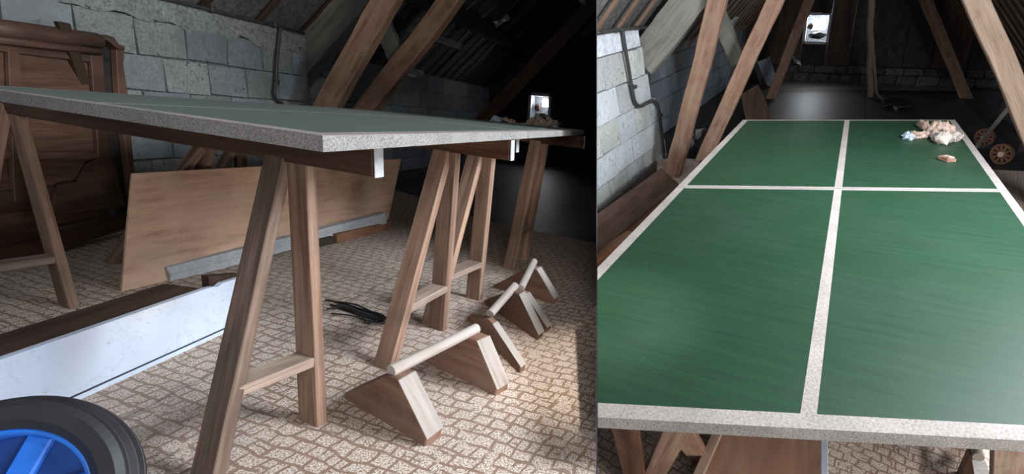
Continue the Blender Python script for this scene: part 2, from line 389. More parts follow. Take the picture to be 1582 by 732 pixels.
# ================================================================== STRUCTURE, LEFT ROOM
def floor_poly(pts, th): return pr([(p[0], p[1], -.001) for p in pts], (0, 0, -th))
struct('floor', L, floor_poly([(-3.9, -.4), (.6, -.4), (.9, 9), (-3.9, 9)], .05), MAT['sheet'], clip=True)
cp = [L.at(x, y) for x, y in ((300, 290), (560, 268), (640, 303), (700, 325), (745, 340), (800, 352), (870, 366), (940, 380))]
bm = bmesh.new()
prism(bm, [V((-3.29, -.3, .0))]+[V((-3.29, 4.1, 0)), V((-2.9, 4.6, 0))]+[V((p.x, p.y, 0)) for p in cp[2:]]+[V((.4, cp[-1].y, 0)), V((.3, -.3, 0))], (0, 0, .004))
tagp(obj('carpet', L, bm, MAT['carpet'], clip=True), 'worn patterned carpet with broken brown lattice under the trestles in the left view', 'carpet')
# wall of blocks with recessed joints
def unit_block(k):
    bm = bmesh.new(); prism(bm, [(0, 0, 0), (0, 1, 0), (0, 1, 1), (0, 0, 1)], (-1, 0, 0))
    return bm
def block_wall(name, room, xw, y0, y1f, z0, z1f, ch, bl, m, seed, joint=.011, dx=-.09, first=0, lean=0., zlow=-.0, offs=(0, .5)):
    rr = random.Random(seed)
    yend = max(y1f(0), y1f(2))
    back = struct(name, room, pr([(xw-.014, y0, -.0), (xw-.014, y1f(0)-.015, -.0), (xw-.014, y1f(z1f)-.015, z1f), (xw-.014, y0, z1f)], (dx, 0, 0)), MAT['mortar'], clip=(room is R))
    row = 0; z = z0
    while z < z1f-.02:
        zt = min(z+ch, z1f); zb = max(z, 0.0)
        if zt-zb < .03: z += ch; row += 1; continue
        ye = y1f((zb+zt)/2); y = y0 - offs[row % len(offs)]*bl
        while y < ye-.03:
            ya, yb = max(y, y0), min(y+bl*rr.uniform(.93, 1.07), ye)
            ynext = y+bl if yb < ye else ye
            yb2 = min(y+bl, ye)
            if ye-yb2 < .06: yb2 = ye
            y = y+bl if yb2 < ye else ye
            if yb2-ya < .04: continue
            j = joint/2; o = rr.uniform(-.004, .006); q = lambda: rr.uniform(-.007, .006)
            lo, lt = lean*(zb-1), lean*(zt-1)
            pts = [(xw+o, ya+j+q()+lo, zb+j+q()), (xw+o+q(), yb2-j+q()+lo, zb+j+q()), (xw+o+q(), yb2-j+q()+lt, zt-j+q()), (xw+o+q(), ya+j+q()+lt, zt-j+q())]
            bmx = bmesh.new(); prism(bmx, pts, (-.05, 0, 0))
            fr = [f for f in bmx.faces if all(abs(v.co.x-xw) < .02 for v in f.verts)]
            bmesh.ops.inset_region(bmx, faces=fr, thickness=.006, depth=.0)
            for f in fr:
                for v in f.verts: v.co.x += .006
            b = obj('block', room, bmx, m, back, clip=(room is R))
            if len(b.data.vertices) < 4: bpy.data.objects.remove(b)
        z += ch; row += 1
    return back
XW = -3.3
w1 = block_wall('wall_left', L, XW, .3, lambda z: 4.12-.02*z, -.075, 1.19, .21, .30, MAT['block'], 3, offs=(.35, .83))
# rendered band under the roof and at the wall head
bm = bmesh.new(); grid_quad(bm, (XW+.012, .3, 1.10), (XW+.012, 4.11, 1.185), (XW+.012, 4.11, 1.335), (XW+.012, .3, 1.33), 60, 3)
for v in bm.verts:
    if v.co.z < 1.2 and v.co.z < 1.10+(.085)*(v.co.y-.3)/3.8+.01: v.co.z += noise.noise(v.co*5)*.09
r_ = bmesh.ops.extrude_face_region(bm, geom=bm.faces[:]); bmesh.ops.translate(bm, verts=[v for v in r_['geom'] if isinstance(v, bmesh.types.BMVert)], vec=(-.06, 0, 0))
struct('trim_1', L, bm, MAT['render_'])
# end face + recessed wall beyond the corner
struct('trim_2', L, pr([(XW, 4.12, 0), (XW-.2, 4.12, 0), (XW-.2, 4.12, 1.12), (XW, 4.12, 1.33)], (0, -.10, 0)), MAT['render_'])
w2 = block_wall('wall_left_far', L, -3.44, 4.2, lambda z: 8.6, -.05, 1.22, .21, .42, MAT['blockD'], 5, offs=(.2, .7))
# far wall boards (around the small window)
YF = 8.5
wc = L.ax(834, 168, 1, YF)
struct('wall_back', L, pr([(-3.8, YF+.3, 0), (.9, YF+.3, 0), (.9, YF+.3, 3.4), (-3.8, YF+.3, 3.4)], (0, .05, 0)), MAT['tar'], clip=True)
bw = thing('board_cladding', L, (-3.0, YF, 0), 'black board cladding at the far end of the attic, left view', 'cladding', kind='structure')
xs = [-3.7, -3.25, wc.x-.19, wc.x+.19, wc.x+.62, wc.x+1.1, wc.x+1.6, wc.x+2.2]
for i in range(len(xs)-1):
    a, b = xs[i]+.008, xs[i+1]-.008; yy = YF+random.uniform(-.02, .02)
    if i == 2:
        for z0, z1 in ((0, wc.z-.24), (wc.z+.24, 3.2)):
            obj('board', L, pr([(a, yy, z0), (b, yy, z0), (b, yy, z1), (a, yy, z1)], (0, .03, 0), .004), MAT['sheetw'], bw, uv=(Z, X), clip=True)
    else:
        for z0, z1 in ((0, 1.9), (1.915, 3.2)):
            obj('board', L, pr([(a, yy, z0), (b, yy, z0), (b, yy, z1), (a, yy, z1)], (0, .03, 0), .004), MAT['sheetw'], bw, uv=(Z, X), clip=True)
def window(room, name, c, hw, hh, label_dbr, pane):
    base = V((c.x, c.y, c.z-hh))
    t = thing(name, room, base, None, None, kind='structure')
    x0, x1, z0, z1 = c.x-hw, c.x+hw, c.z-hh, c.z+hh; y0, y1 = c.y-.03, c.y+.26; k = .05
    for pts, ex in (([(x0, y0, z0), (x1, y0, z0), (x1, y1, z0), (x0, y1, z0)], (0, 0, -k)), ([(x0, y0, z1), (x1, y0, z1), (x1, y1, z1), (x0, y1, z1)], (0, 0, k)),
                    ([(x0, y0, z0), (x0, y1, z0), (x0, y1, z1), (x0, y0, z1)], (-k, 0, 0)), ([(x1, y0, z0), (x1, y1, z0), (x1, y1, z1), (x1, y0, z1)], (k, 0, 0))):
        bm = pr(pts, ex)
        obj('window_reveal', room, bm, MAT['plaster'], t, wobble=(.01, 9))
    # frame round the pane, pane off to the upper right
    px0, px1, pz0, pz1 = [x0+(x1-x0)*pane[0], x0+(x1-x0)*pane[1], z0+(z1-z0)*pane[2], z0+(z1-z0)*pane[3]]
    for a, b, e, f in ((x0, px0, z0, z1), (px1, x1, z0, z1), (px0, px1, z0, pz0), (px0, px1, pz1, z1)):
        if b-a > .004 and f-e > .004: obj('window_surround', room, pr([(a, y1-.05, e), (b, y1-.05, e), (b, y1-.05, f), (a, y1-.05, f)], (0, .04, 0)), MAT['plaster'], t)
    obj('pane', room, pr([(px0, y1-.03, pz0), (px1, y1-.03, pz0), (px1, y1-.03, pz1), (px0, y1-.03, pz1)], (0, .01, 0)), MAT['sky'], t)
    return t, (x0, x1, y0, y1, z0, z1)
def lump(room, c, r, m, name, parent=None, seed=0, amp=.3, sub=3, rot=None):
    bm = bmesh.new(); bmesh.ops.create_icosphere(bm, subdivisions=sub, radius=1)
    for v in bm.verts:
        d = 1+amp*noise.noise(v.co*1.7+V((seed*3.1, seed, 0)))+amp*.4*noise.noise(v.co*5+V((seed, 0, 4)))
        p = v.co*d; p = V((p.x*r[0], p.y*r[1], p.z*r[2]))
        if rot: p.rotate(Matrix.Rotation(rot, 3, 'Z'))
        v.co = p+V(c)
    return obj(name, room, bm, m, parent, smooth=True, base=(c[0], c[1], c[2]-r[2]))
wn, wb = window(L, 'window_1', wc, .155, .21, '', (.42, .86, .60, .90))
d1 = lump(L, ((wb[0]+wb[1])/2+.02, YF+.08, wb[4]+.085), (.12, .05, .065), MAT['tar'], 'rubble_stone', seed=2)
tagp(d1, 'dark flat rubble lying in the small far window niche, left view', 'stone')
d2 = lump(L, (wb[0]+.065, YF+.14, wb[4]+.23), (.05, .05, .06), MAT['beam_dark'], 'rubble_stone', seed=5)
tagp(d2, 'small brown lump left of the bright pane, left view', 'stone')
# roof of the left room: rises from the wall head (knee wall) at 45 degrees to the ridge and down again
def roof(room, tag, xw, zw, slope, y0, y1, xr, pitch, rw, clip=True, side=1, name='ceiling', mm='slate', bm_='batten', panw=.55, purl=True):
    zr = zw+slope*abs(xr-xw)
    nrm = V((-slope*side, 0, 1)).normalized()
    t = thing(name, room, (xw, y0, zw), None, None, kind='structure')
    y = y0
    while y < y1:
        ye = min(y+panw, y1); o = random.uniform(0, .012)
        pts = [V((xw, y+.004, zw)), V((xr, y+.004, zr)), V((xr, ye-.004, zr)), V((xw, ye-.004, zw))]
        obj('roof_panel', room, pr([p+nrm*(.07+o) for p in pts], nrm*.02), MAT[mm], t, clip=clip)
        y = ye
    y = y0+pitch*.3
    while y < y1:
        b, uv = beam_bm((xw, y, zw+.03), (xr, y, zr+.03), rw, .022, Y, 1, 0, 0)
        obj('rafter', room, b, MAT[bm_], t, uv=uv, clip=clip)
        y += pitch
    return t, zr
rl, zr = roof(L, 'L', XW-.35, .99, 1.0, 1.3, 8.8, -1.35, .45, .035, bm_='dkbrown')
rr_, _ = roof(L, 'L', .75, zr-2.1, 1.0, 1.9, 8.8, -1.35, .45, .035, side=-1, bm_='dkbrown')
for i, (x_, z_) in enumerate(((-2.75, 1.83), (-1.9, 2.66))):
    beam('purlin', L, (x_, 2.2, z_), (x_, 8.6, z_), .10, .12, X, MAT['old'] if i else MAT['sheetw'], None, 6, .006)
for o in C.objects:
    if o.name.startswith('purlin'): tagp(o, 'dark purlin timber running along under the left roof slope, ' + ('upper one' if o.name.endswith('1') else 'lower one'), 'beam', None)
# ------------------------------------------------------------------ timbers, left room
def foot_top(room, f, tpx, yl):
    return room.at(*f), room.ax(tpx[0], tpx[1], 1, yl)
def timber(name, room, p0, p1, wd, tk, wdir, m, label, ext=0.0, seg=14, jit=.004, clip=False, bevel=.006, cutz=True):
    p0, p1 = V(p0), V(p1); d = (p1-p0).normalized()
    p1 = p1+d*ext
    o = beam(name, room, p0, p1, wd, tk, wdir, m, None, seg, jit, bevel, cutz, clip, base=p0, wob=(.012, 1.5))
    return tagp(o, label, 'beam')
f1 = L.at(430, 302); t1 = L.ax(595, 5, 1, f1.y)
timber('roof_post', L, f1, t1, .17, .09, X, MAT['rafter'], 'thick reddish brown sloping post nearest the block wall end, left view', .5)
f2 = L.at(480, 284); t2 = L.ax(694, 5, 1, f2.y)
timber('roof_post', L, f2, t2, .16, .10, X, MAT['rafter'], 'second reddish brown sloping post, right of the one by the wall end, left view', .5)
p = L.ax(752, 183, 1, 6.0); q = L.ax(915, 10, 1, 6.0); d_ = (p-q).normalized(); f3 = p+d_*(p.z/-d_.z if d_.z else 0)
timber('roof_post', L, f3, q, .17, .12, X, MAT['dkbrown'], 'dark sloping post deep in the attic left of the small window, left view', -.02, clip=True)
p = L.ax(470, 96, 1, 4.2); q = L.ax(562, -8, 1, 4.2)
timber('principal_rafter', L, p-V((.1, 0, .1)), q, .24, .16, X, MAT['old'], 'wide grey weathered beam rising from the corner of the block wall, left view', .5, cutz=False)
p = L.ax(598, 52, 1, 4.4); q = L.ax(624, 112, 1, 4.4)
timber('brace', L, q, p, .15, .07, X, MAT['old'], 'short pale grey brace between the two sloping posts, left view', .1, cutz=False)
for i, (a, b, lab) in enumerate((((618, 40), (712, 72), 'thin grey batten crossing behind the second sloping post, left view'), ((845, 96), (918, 104), 'thin dark batten level above the small window, left view'))):
    yy = (5.4, 8.2)[i]
    tagp(beam('batten', L, L.ax(*a, 1, yy), L.ax(*b, 1, yy), .07, .04, Z, MAT['old' if i == 0 else 'dkbrown'], clip=True), lab, 'batten')
# shreds of foil insulation
def foil(room, pts, lab):
    c = sum((V(p) for p in pts), V())/len(pts)
    bm = bmesh.new()
    for i in range(len(pts)):
        a, b = V(pts[i]), V(pts[(i+1) % len(pts)])
    grid_quad(bm, *pts, 7, 4)
    for v in bm.verts: v.co += noise.noise_vector(v.co*11)*.07
    r = bmesh.ops.extrude_face_region(bm, geom=bm.faces[:]); bmesh.ops.translate(bm, verts=[v for v in r['geom'] if isinstance(v, bmesh.types.BMVert)], vec=(0, .004, 0))
    tagp(obj('foil_scrap', room, bm, MAT['foil'], base=c), lab, 'foil')
foil(L, [L.ax(x, y, 1, 5.6) for x, y in ((629, 103), (655, 106), (652, 118), (631, 117))], 'crumpled silver foil scrap above the dark wall, right of the second post, left view')
foil(L, [L.ax(x, y, 1, 6.4) for x, y in ((762, 34), (790, 22), (792, 27), (768, 45))], 'small torn foil scrap high up on the dark roof, left view')
# pipe on the left wall
xp = XW+.045
pw = [L.ax(x, y, 0, xp) for x, y in ((230, -8), (265, 0), (326, 15), (372, 27), (432, 41), (470, 52))]
pt = thing('wall_pipe', L, pw[0], 'dark pipe clipped along the top of the block wall with a drop, left view', 'pipe')
obj('pipe_run', L, tube_bm(pw, .011, 10), MAT['pipe'], pt, smooth=True)
pd = [L.ax(x, y, 0, xp) for x, y in ((433, 41), (431, 60), (428, 90), (426, 124), (424, 145))]+[L.ax(428, 156, 0, xp-.01), L.ax(440, 170, 0, xp-.02), L.ax(440, 250, 0, xp-.02)]
obj('pipe_drop', L, tube_bm(smooth_path(pd, 4), .012, 10), MAT['pipe'], pt, smooth=True)
for a in ((325, 14), (422, 38), (425, 126)):
    c = L.ax(*a, 0, xp-.01); obj('pipe_clip', L, pr([c+V((0, -.015, -.02)), c+V((0, .015, -.02)), c+V((0, .015, .02)), c+V((0, -.015, .02))], (.03, 0, 0), .003), MAT['pipe'], pt)
# ================================================================== TRESTLES
BOT = .754
def trestle(room, ffr, fbk, tf, tb, bend, left_delta, bleft, label, group=None, bh=.07, lw=.072, lt=.028, wc_='trestle', top_h=None, yoff=.22, barh=.17, clip=False, ltop=None, dark=False):
    """feet pixels front/back of the visible pair, top pixels on beam plane, beam end pixel"""
    sk = room.sk; A, B = room.at(*ffr), room.at(*fbk); m = (A+B)/2
    nrm = sk.cross(Z).normalized()
    my = m+V((0, yoff, 0)); ta = room.on(*tf, my, nrm); tb_ = room.on(*tb, my, nrm)
    e = room.on(*bend, my, nrm); e.z = min(e.z, BOT-bh/2)
    zt = e.z
    t = thing('trestle', room, (m.x, m.y, 0), label, 'trestle', group)
    # legs run from the foot through the point seen near the top, up to the beam
    def topz(P, T): return P+(T-P)*((zt+bh/2-.012-P.z)/(T.z-P.z))
    beam('beam', room, e - sk*bleft, e, bh, .032, Z, MAT['beam_dark'], t, 4, .001, clip=clip)
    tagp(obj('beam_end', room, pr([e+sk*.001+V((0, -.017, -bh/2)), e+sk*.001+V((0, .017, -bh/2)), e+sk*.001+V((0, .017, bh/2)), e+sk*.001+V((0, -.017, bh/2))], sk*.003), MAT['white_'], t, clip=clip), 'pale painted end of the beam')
    def pair(PA, TA, PB, TB, dark=False):
        TA, TB = topz(PA, TA), topz(PB, TB)
        for k_, (P, T) in enumerate(((PA, TA), (PB, TB))):
            o_ = beam('leg', room, P, T, lw, lt, sk, MAT['ribbed' if dark and k_ == 0 else wc_], t, 3, .0008, .002, True, clip=clip)
        k = barh/T.z; c0, c1 = PA.lerp(TA, k), PB.lerp(TB, k); c0.z = c1.z = barh; d = (c1-c0).normalized()
        beam('crossbar', room, c0, c1, lw*.95, .026, sk, MAT['crossbar_'], t, 1, 0, clip=clip)
    pair(A, ta, B, tb_, dark)
    if left_delta is not None:
        B2 = B+left_delta; TB2 = room.on(*ltop, my, nrm); TA2 = TB2+(ta-tb_); A2 = A+left_delta
        pair(A2, TA2, B2, TB2)
    return t, m, zt, e
dl = L.at(108, 474)-L.at(484, 652)
trestle(L, (318, 748), (484, 652), (432, 240), (466, 262), (584, 251), dl, 1.9, 'nearest dark trestle with long ribbed leg under the table corner, left view', ltop=(24, 172), dark=True)
trestle(L, (594, 568), (677, 508), (685, 232), (696, 240), (791, 227), dl*1.3, 1.9, 'second trestle from the front, legs beside the first low pole stand, left view', ltop=(322, 226))
trestle(L, (665, 502), (732, 462), (737, 232), (754, 234), (799, 221), dl*1.3, 1.9, 'third trestle, close behind the second under the middle of the table, left view', ltop=(372, 226))
trestle(L, (787, 416), (806, 400), (829, 216), (838, 222), (903, 218), dl*1.3, 1.9, 'farthest trestle with beam sticking out past the table end, left view', barh=.2, ltop=(520, 216))
# ================================================================== TABLE BOARDS
def table(room, corners, split, labels, th, clip, lw_=.045, cl=None, near_w=.06, gm='green'):
    """corners near-right, far-right, far-left, near-left (top surface)"""
    nr, fr, fl, nl = corners
    mr, ml = nr.lerp(fr, split), nl.lerp(fl, split)
    for i, (a, b, c, d) in enumerate(((nr, mr, ml, nl), (mr, fr, fl, ml))):
        base = (a+c)/2-V((0, 0, th)); g = .002
        a2, b2, c2, d2 = (a.lerp(b, g), b.lerp(a, g), c.lerp(d, g), d.lerp(c, g))
        t = thing('table_tennis_board', room, base, labels[i], 'table')
        bm = bmesh.new(); grid_quad(bm, a2, b2, c2, d2, 20, 12)
        bm.verts.ensure_lookup_table()
        r = bmesh.ops.extrude_face_region(bm, geom=bm.faces[:])
        bmesh.ops.translate(bm, verts=[v for v in r['geom'] if isinstance(v, bmesh.types.BMVert)], vec=(0, 0, -th))
        obj('board_panel', room, bm, MAT['chip'], t, clip=clip)
        U = lambda u, v, h=.0012: a2.lerp(b2, u).lerp(d2.lerp(c2, u), v)+V((0, 0, h))
        le = ((b-a).length); wi = ((d-a).length)
        u0, u1 = (near_w if i == 0 else .022)/le, 1-(.022 if i == 0 else .03)/le
        v0, v1 = lw_/wi, 1-lw_/wi; m0, m1 = .5-.02/wi, .5+.02/wi
        for va, vb in ((v0, m0), (m1, v1)):
            bm = bmesh.new(); grid_quad(bm, U(u0, va), U(u1, va), U(u1, vb), U(u0, vb), 12, 6)
            r = bmesh.ops.extrude_face_region(bm, geom=bm.faces[:]); bmesh.ops.translate(bm, verts=[v for v in r['geom'] if isinstance(v, bmesh.types.BMVert)], vec=(0, 0, -.001))
            tagp(obj('green_field', room, bm, MAT[gm], t, clip=clip), 'dark green painted playing field')
        for (ua, ub, va, vb) in ((0.0, u0, 0, 1), (u1, 1, 0, 1), (u0, u1, 0, v0), (u0, u1, v1, 1), (u0, u1, m0, m1)):
            bm = bmesh.new(); grid_quad(bm, U(ua, va, .0009), U(ub, va, .0009), U(ub, vb, .0009), U(ua, vb, .0009), 8, 4)
            r = bmesh.ops.extrude_face_region(bm, geom=bm.faces[:]); bmesh.ops.translate(bm, verts=[v for v in r['geom'] if isinstance(v, bmesh.types.BMVert)], vec=(0, 0, -.0007))
            obj('painted_line', room, bm, MAT['line'], t, clip=clip)
A = L.at(497, 210, .783); Cc = L.at(903, 201, .783)
nrm = L.sk.cross(Z).normalized()
Mm = L.on(33, 145, A, nrm); Bb = A+(Mm-A)*(1.5/(Mm-A).length); Dd = L.on(600, 172, Cc, nrm)
table(L, (A, Cc, Dd, Bb), .5, ('near half of the green tennis table with rough chipboard edge corner, left view', 'far half of the green tennis table with the rags on it, left view'), .026, False, near_w=.04, gm='green_dusty')
# ================================================================== THINGS ON THE LEFT FLOOR
# leaning plywood
a, b = L.at(188, 452), L.at(597, 352)
dr = (b-a).normalized(); bn = Z.cross(dr).normalized()
if bn.x > 0: bn = -bn
nn = (dr.cross(Z*math.cos(.2)+bn*math.sin(.2))).normalized()
p_=0; tl, tr = L.on(205, 268, a, nn), L.on(620, 245, a, nn)
b = L.on(599, 345, a, nn)
tagp(obj('plywood_sheet', L, pr([a, b, tr, tl], bn*.012, .001), MAT['ply'], base=(a+b)/2, uv=(dr, Z)), 'large pale orange plywood sheet leaning on edge behind the trestle, left view', 'board')
bm, uv = beam_bm(L.ax(370, 256, 0, -1.95), L.ax(369, 268, 0, -1.95), .006, .004, X, 1, 0, 0)
# white moulded plank
p0, p1 = L.at(262, 425, .03), L.at(597, 337, .085)
t = thing('moulded_plank', L, (p0+p1)/2-V((0, 0, .06)), 'whitish moulded plank lying along the foot of the plywood sheet, left view', 'plank')
al = (p1-p0).normalized(); sd = Z.cross(al).normalized(); sd = sd if sd.x < 0 else -sd
prof = [(0, -.035), (0, .008), (.008, .018), (.012, .032), (.045, .035), (.045, -.035)]
bm = prism(bmesh.new(), [p0+sd*u+Z*v for u, v in prof], p1-p0)
obj('plank', L, bm, MAT['white_'], t)
bmx = prism(bmesh.new(), [p0+sd*u+Z*v for u, v in ((-.006, -.006), (-.006, .002), (0, .002), (0, -.006))], p1-p0)
obj('bead_moulding', L, bmx, MAT['white_'], t)
p0, p1 = L.at(516, 376), L.at(600, 353)
tagp(beam('offcut', L, p0+V((0, 0, .03)), p1+V((0, 0, .03)), .058, .05, Z, MAT['red'], base=(p0+p1)/2), 'reddish wood offcut under the right end of the whitish plank, left view', 'wood block')
p2 = L.at(487, 381)
tagp(beam('offcut', L, p2+V((0, 0, .025)), p0+V((-.01, -.01, .025)), .048, .05, Z, MAT['sheetw'], base=p2), 'blackened wood offcut left of the reddish one under the whitish plank', 'wood block')
# marble fronted shelf lying on the carpet
b0, b1 = L.at(75, 642), L.at(352, 514)
dr = (b1-b0).normalized(); b00 = b0-dr*.9; b11 = b1+dr*.10
sdn = dr.cross(Z).normalized()
if sdn.x < 0: sdn = -sdn
hm = L.on(200, 487, b0, sdn).z
print('marble height', hm)
t = thing('mantel_shelf', L, (b00+b11)/2, 'long marble fronted mantel shelf lying on its side on the carpet, left view', 'shelf')
top1 = L.on(332, 441, b0, sdn); top2 = L.on(352, 440, b0, sdn); 
tp = lambda x, y: L.on(x, y, b0, sdn)
prof = [b00+Z*.022, b11+Z*.022, b11+Z*hm*.98, tp(345, 437), tp(338, 443), tp(330, 443), tp(322, 445), b00+Z*hm]
obj('marble_slab', L, pr(prof, -sdn*.022, .002), MAT['marble'], t)
obj('marble_lip', L, pr([b00+Z*.001, b11+Z*.001, b11+Z*.019, b00+Z*.019], sdn*-.024, .002), MAT['marble'], t)
obj('groove', L, pr([b00+Z*.018, b11+Z*.018, b11+Z*.023, b00+Z*.023], sdn*-.018), MAT['marble_dark'], t)
obj('wooden_back', L, pr([b00+Z*(hm-.02)-sdn*.024, b11-dr*.12+Z*(hm-.02)-sdn*.024, b11-dr*.12+Z*(hm-.02)-sdn*.20, b00+Z*(hm-.02)-sdn*.20], (0, 0, -.02), .002), MAT['dkbrown'], t, uv=(dr, sdn))
obj('wooden_side', L, pr([b00-sdn*.20, b11-dr*.12-sdn*.20, b11-dr*.12-sdn*.20+Z*(hm-.041), b00-sdn*.20+Z*(hm-.041)], sdn*.02), MAT['dkbrown'], t, uv=(dr, Z))
c = L.at(347, 436, hm*.9)
tagp(obj('bracket', L, pr([b11-dr*.12-sdn*.03+Z*.0, b11-sdn*.03, b11-sdn*.03+Z*hm*1.0, b11-dr*.12-sdn*.03+Z*(hm*1.15)], -sdn*.03, .002), MAT['dkbrown'], t, uv=(Z, dr)), 'small dark wooden end bracket')
# brown wardrobe front against the wall
e0, e1 = L.at(0, 412), L.at(190, 362)
dr = (e1-e0).normalized(); out = dr.cross(Z).normalized(); out = out if out.x > 0 else -out
le = .05; upv = (Z*math.cos(le)-out*math.sin(le)).normalized(); nn = dr.cross(upv).normalized(); nn = nn if nn.x > 0 else -nn
g = lambda x, y: L.on(x, y, e0, nn)
def gq(pix, m, name, par, ex=.02, off=0.0, uvd=None, bv=.002):
    pts = [g(*q)+nn*off for q in pix]
    return obj(name, L, pr(pts, -nn*ex, bv), m, par, uv=(uvd or dr, upv))
t = thing('wardrobe_front', L, (e0+e1)/2, 'large brown wooden wardrobe front with rounded cornice leaning on the block wall', 'panel')
gq([(-60, 428), (170, 355), (153, 66), (-60, 34)], MAT['brown'], 'back_panel', t, .02, 0)
gq([(-60, 42), (-60, 72), (152, 98), (152, 80)], MAT['brown'], 'top_rail', t, .018, .02)
gq([(-60, 300), (-60, 336), (178, 303), (176, 278)], MAT['brown'], 'bottom_rail', t, .018, .02)
gq([(-60, 230), (-60, 246), (160, 246), (160, 236)], MAT['brown'], 'middle_rail', t, .018, .02)
gq([(133, 84), (152, 86), (168, 300), (150, 305)], MAT['brown'], 'stile', t, .018, .022, upv)
gq([(4, 76), (22, 78), (34, 310), (14, 312)], MAT['brown'], 'stile', t, .018, .022, upv)
gq([(-60, 384), (-60, 430), (190, 350), (184, 330)], MAT['brown'], 'plinth', t, .05, .05)
gq([(-60, 378), (-60, 388), (186, 331), (184, 325)], MAT['dkbrown'], 'plinth_moulding', t, .02, .07)
pc = [g(x, y)+nn*.03 for x, y in ((-60, 38), (40, 50), (139, 63))]
obj('cornice', L, tube_bm(pc, .04, 14), MAT['brown'], t, smooth=True, uv=(dr, upv))
pc = [g(x, y)+nn*.035 for x, y in ((-60, 55), (40, 67), (141, 79))]
obj('cornice_bead', L, tube_bm(pc, .018, 10), MAT['brown'], t, smooth=True, uv=(dr, upv))
brk = [(70, 293), (75, 284), (104, 280), (115, 262), (120, 252), (142, 242), (146, 238), (160, 246), (170, 292), (178, 318), (60, 332)]
tagp(obj('broken_board', L, pr([g(*q)+nn*.05 for q in brk], -nn*.016, .001), MAT['dkbrown'], t, uv=(dr, upv)), 'greyish torn board with jagged left edge')
# second leaning carved piece
t = thing('carved_side_panel', L, g(190, 345), 'narrow dark panel with scrolled top edge beside the wardrobe front', 'panel')
q0 = e1+dr*.02
gq([(147, 60), (155, 54), (164, 58), (170, 66), (178, 72), (180, 80), (184, 140), (200, 335), (186, 340), (160, 130)], MAT['sheetw'], 'panel', t, .02, .0, upv)
gq([(168, 73), (181, 76), (181, 92), (179, 96), (186, 140), (203, 330), (197, 333), (172, 140)], MAT['brown'], 'edge_strip', t, .03, .035, upv)
gq([(143, 58), (150, 53), (162, 57), (170, 68), (178, 70), (179, 76), (168, 76), (158, 66)], MAT['dkbrown'], 'scroll', t, .05, .045)
a_, b_ = g(96, 36)+nn*.09, g(198, 335)+nn*.22
b_ = L.at(203, 338)
t_ = beam('batten', L, b_, L.on(95, 34, e0+nn*.06, nn), .05, .028, dr, MAT['dkbrown'], None, 4, .001, base=b_, cutz=True)
tagp(t_, 'rough dark batten leaning across the brown wardrobe front', 'batten')
# blue rimmed wheel
wcn = L.at(6, 786, .15); 
axis = c2w(V((.42, -.42, -1.2))).normalized(); uu = Z.cross(axis).normalized()
t = thing('cart_wheel', L, (wcn.x, wcn.y, 0), 'black rubber tyre with bright blue rim in the bottom left corner', 'wheel')
def lathe(prof, c, ax, n=48):
    bm = bmesh.new(); u = Z.cross(ax).normalized() if abs(ax.z) < .9 else X; v = ax.cross(u)
    rings = [[bm.verts.new(c+ax*h+(u*math.cos(2*math.pi*k/n)+v*math.sin(2*math.pi*k/n))*r) for k in range(n)] for r, h in prof]
    m = len(rings)
    for i in range(m):
        a, b = rings[i], rings[(i+1) % m]
        for k in range(n): bm.faces.new((a[k], a[(k+1) % n], b[(k+1) % n], b[k]))
    return bm
RW = .175
tp_ = [(RW*.70, -.030), (RW*.70, .030), (RW*.78, .040), (RW*.90, .040), (RW*.955, .032), (RW*.962, .024), (RW*.957, .0235), (RW*.966, .0225), (RW*.992, .012), (RW*.985, .011), (RW*.985, .009), (RW*.995, .008), (RW, 0),
       (RW*.995, -.008), (RW*.985, -.009), (RW*.985, -.011), (RW*.992, -.012), (RW*.955, -.032), (RW*.90, -.040), (RW*.78, -.040)]
obj('tyre', L, lathe(tp_, wcn, axis, 72), MAT['black'], t, smooth=False)
obj('rim', L, lathe([(RW*.70, -.028), (RW*.70, .028), (RW*.66, .028), (RW*.63, .012), (RW*.63, -.012), (RW*.66, -.028)], wcn, axis), MAT['blue'], t, smooth=True)
obj('rim_disc', L, lathe([(RW*.64, .002), (RW*.64, -.004), (.02, -.004), (.02, .002)], wcn, axis), MAT['bluedk'], t)
for k in range(6):
    an = k*math.pi/3+.25; d = uu*math.cos(an)+axis.cross(uu)*math.sin(an)
    beam('spoke', L, wcn+d*.03+axis*.008, wcn+d*RW*.64+axis*.008, .035, .014, axis.cross(d), MAT['blue'], t)
obj('hub', L, lathe([(.04, .03), (.04, -.03), (.008, -.03), (.008, .03)], wcn, axis, 24), MAT['blue'], t, smooth=False)
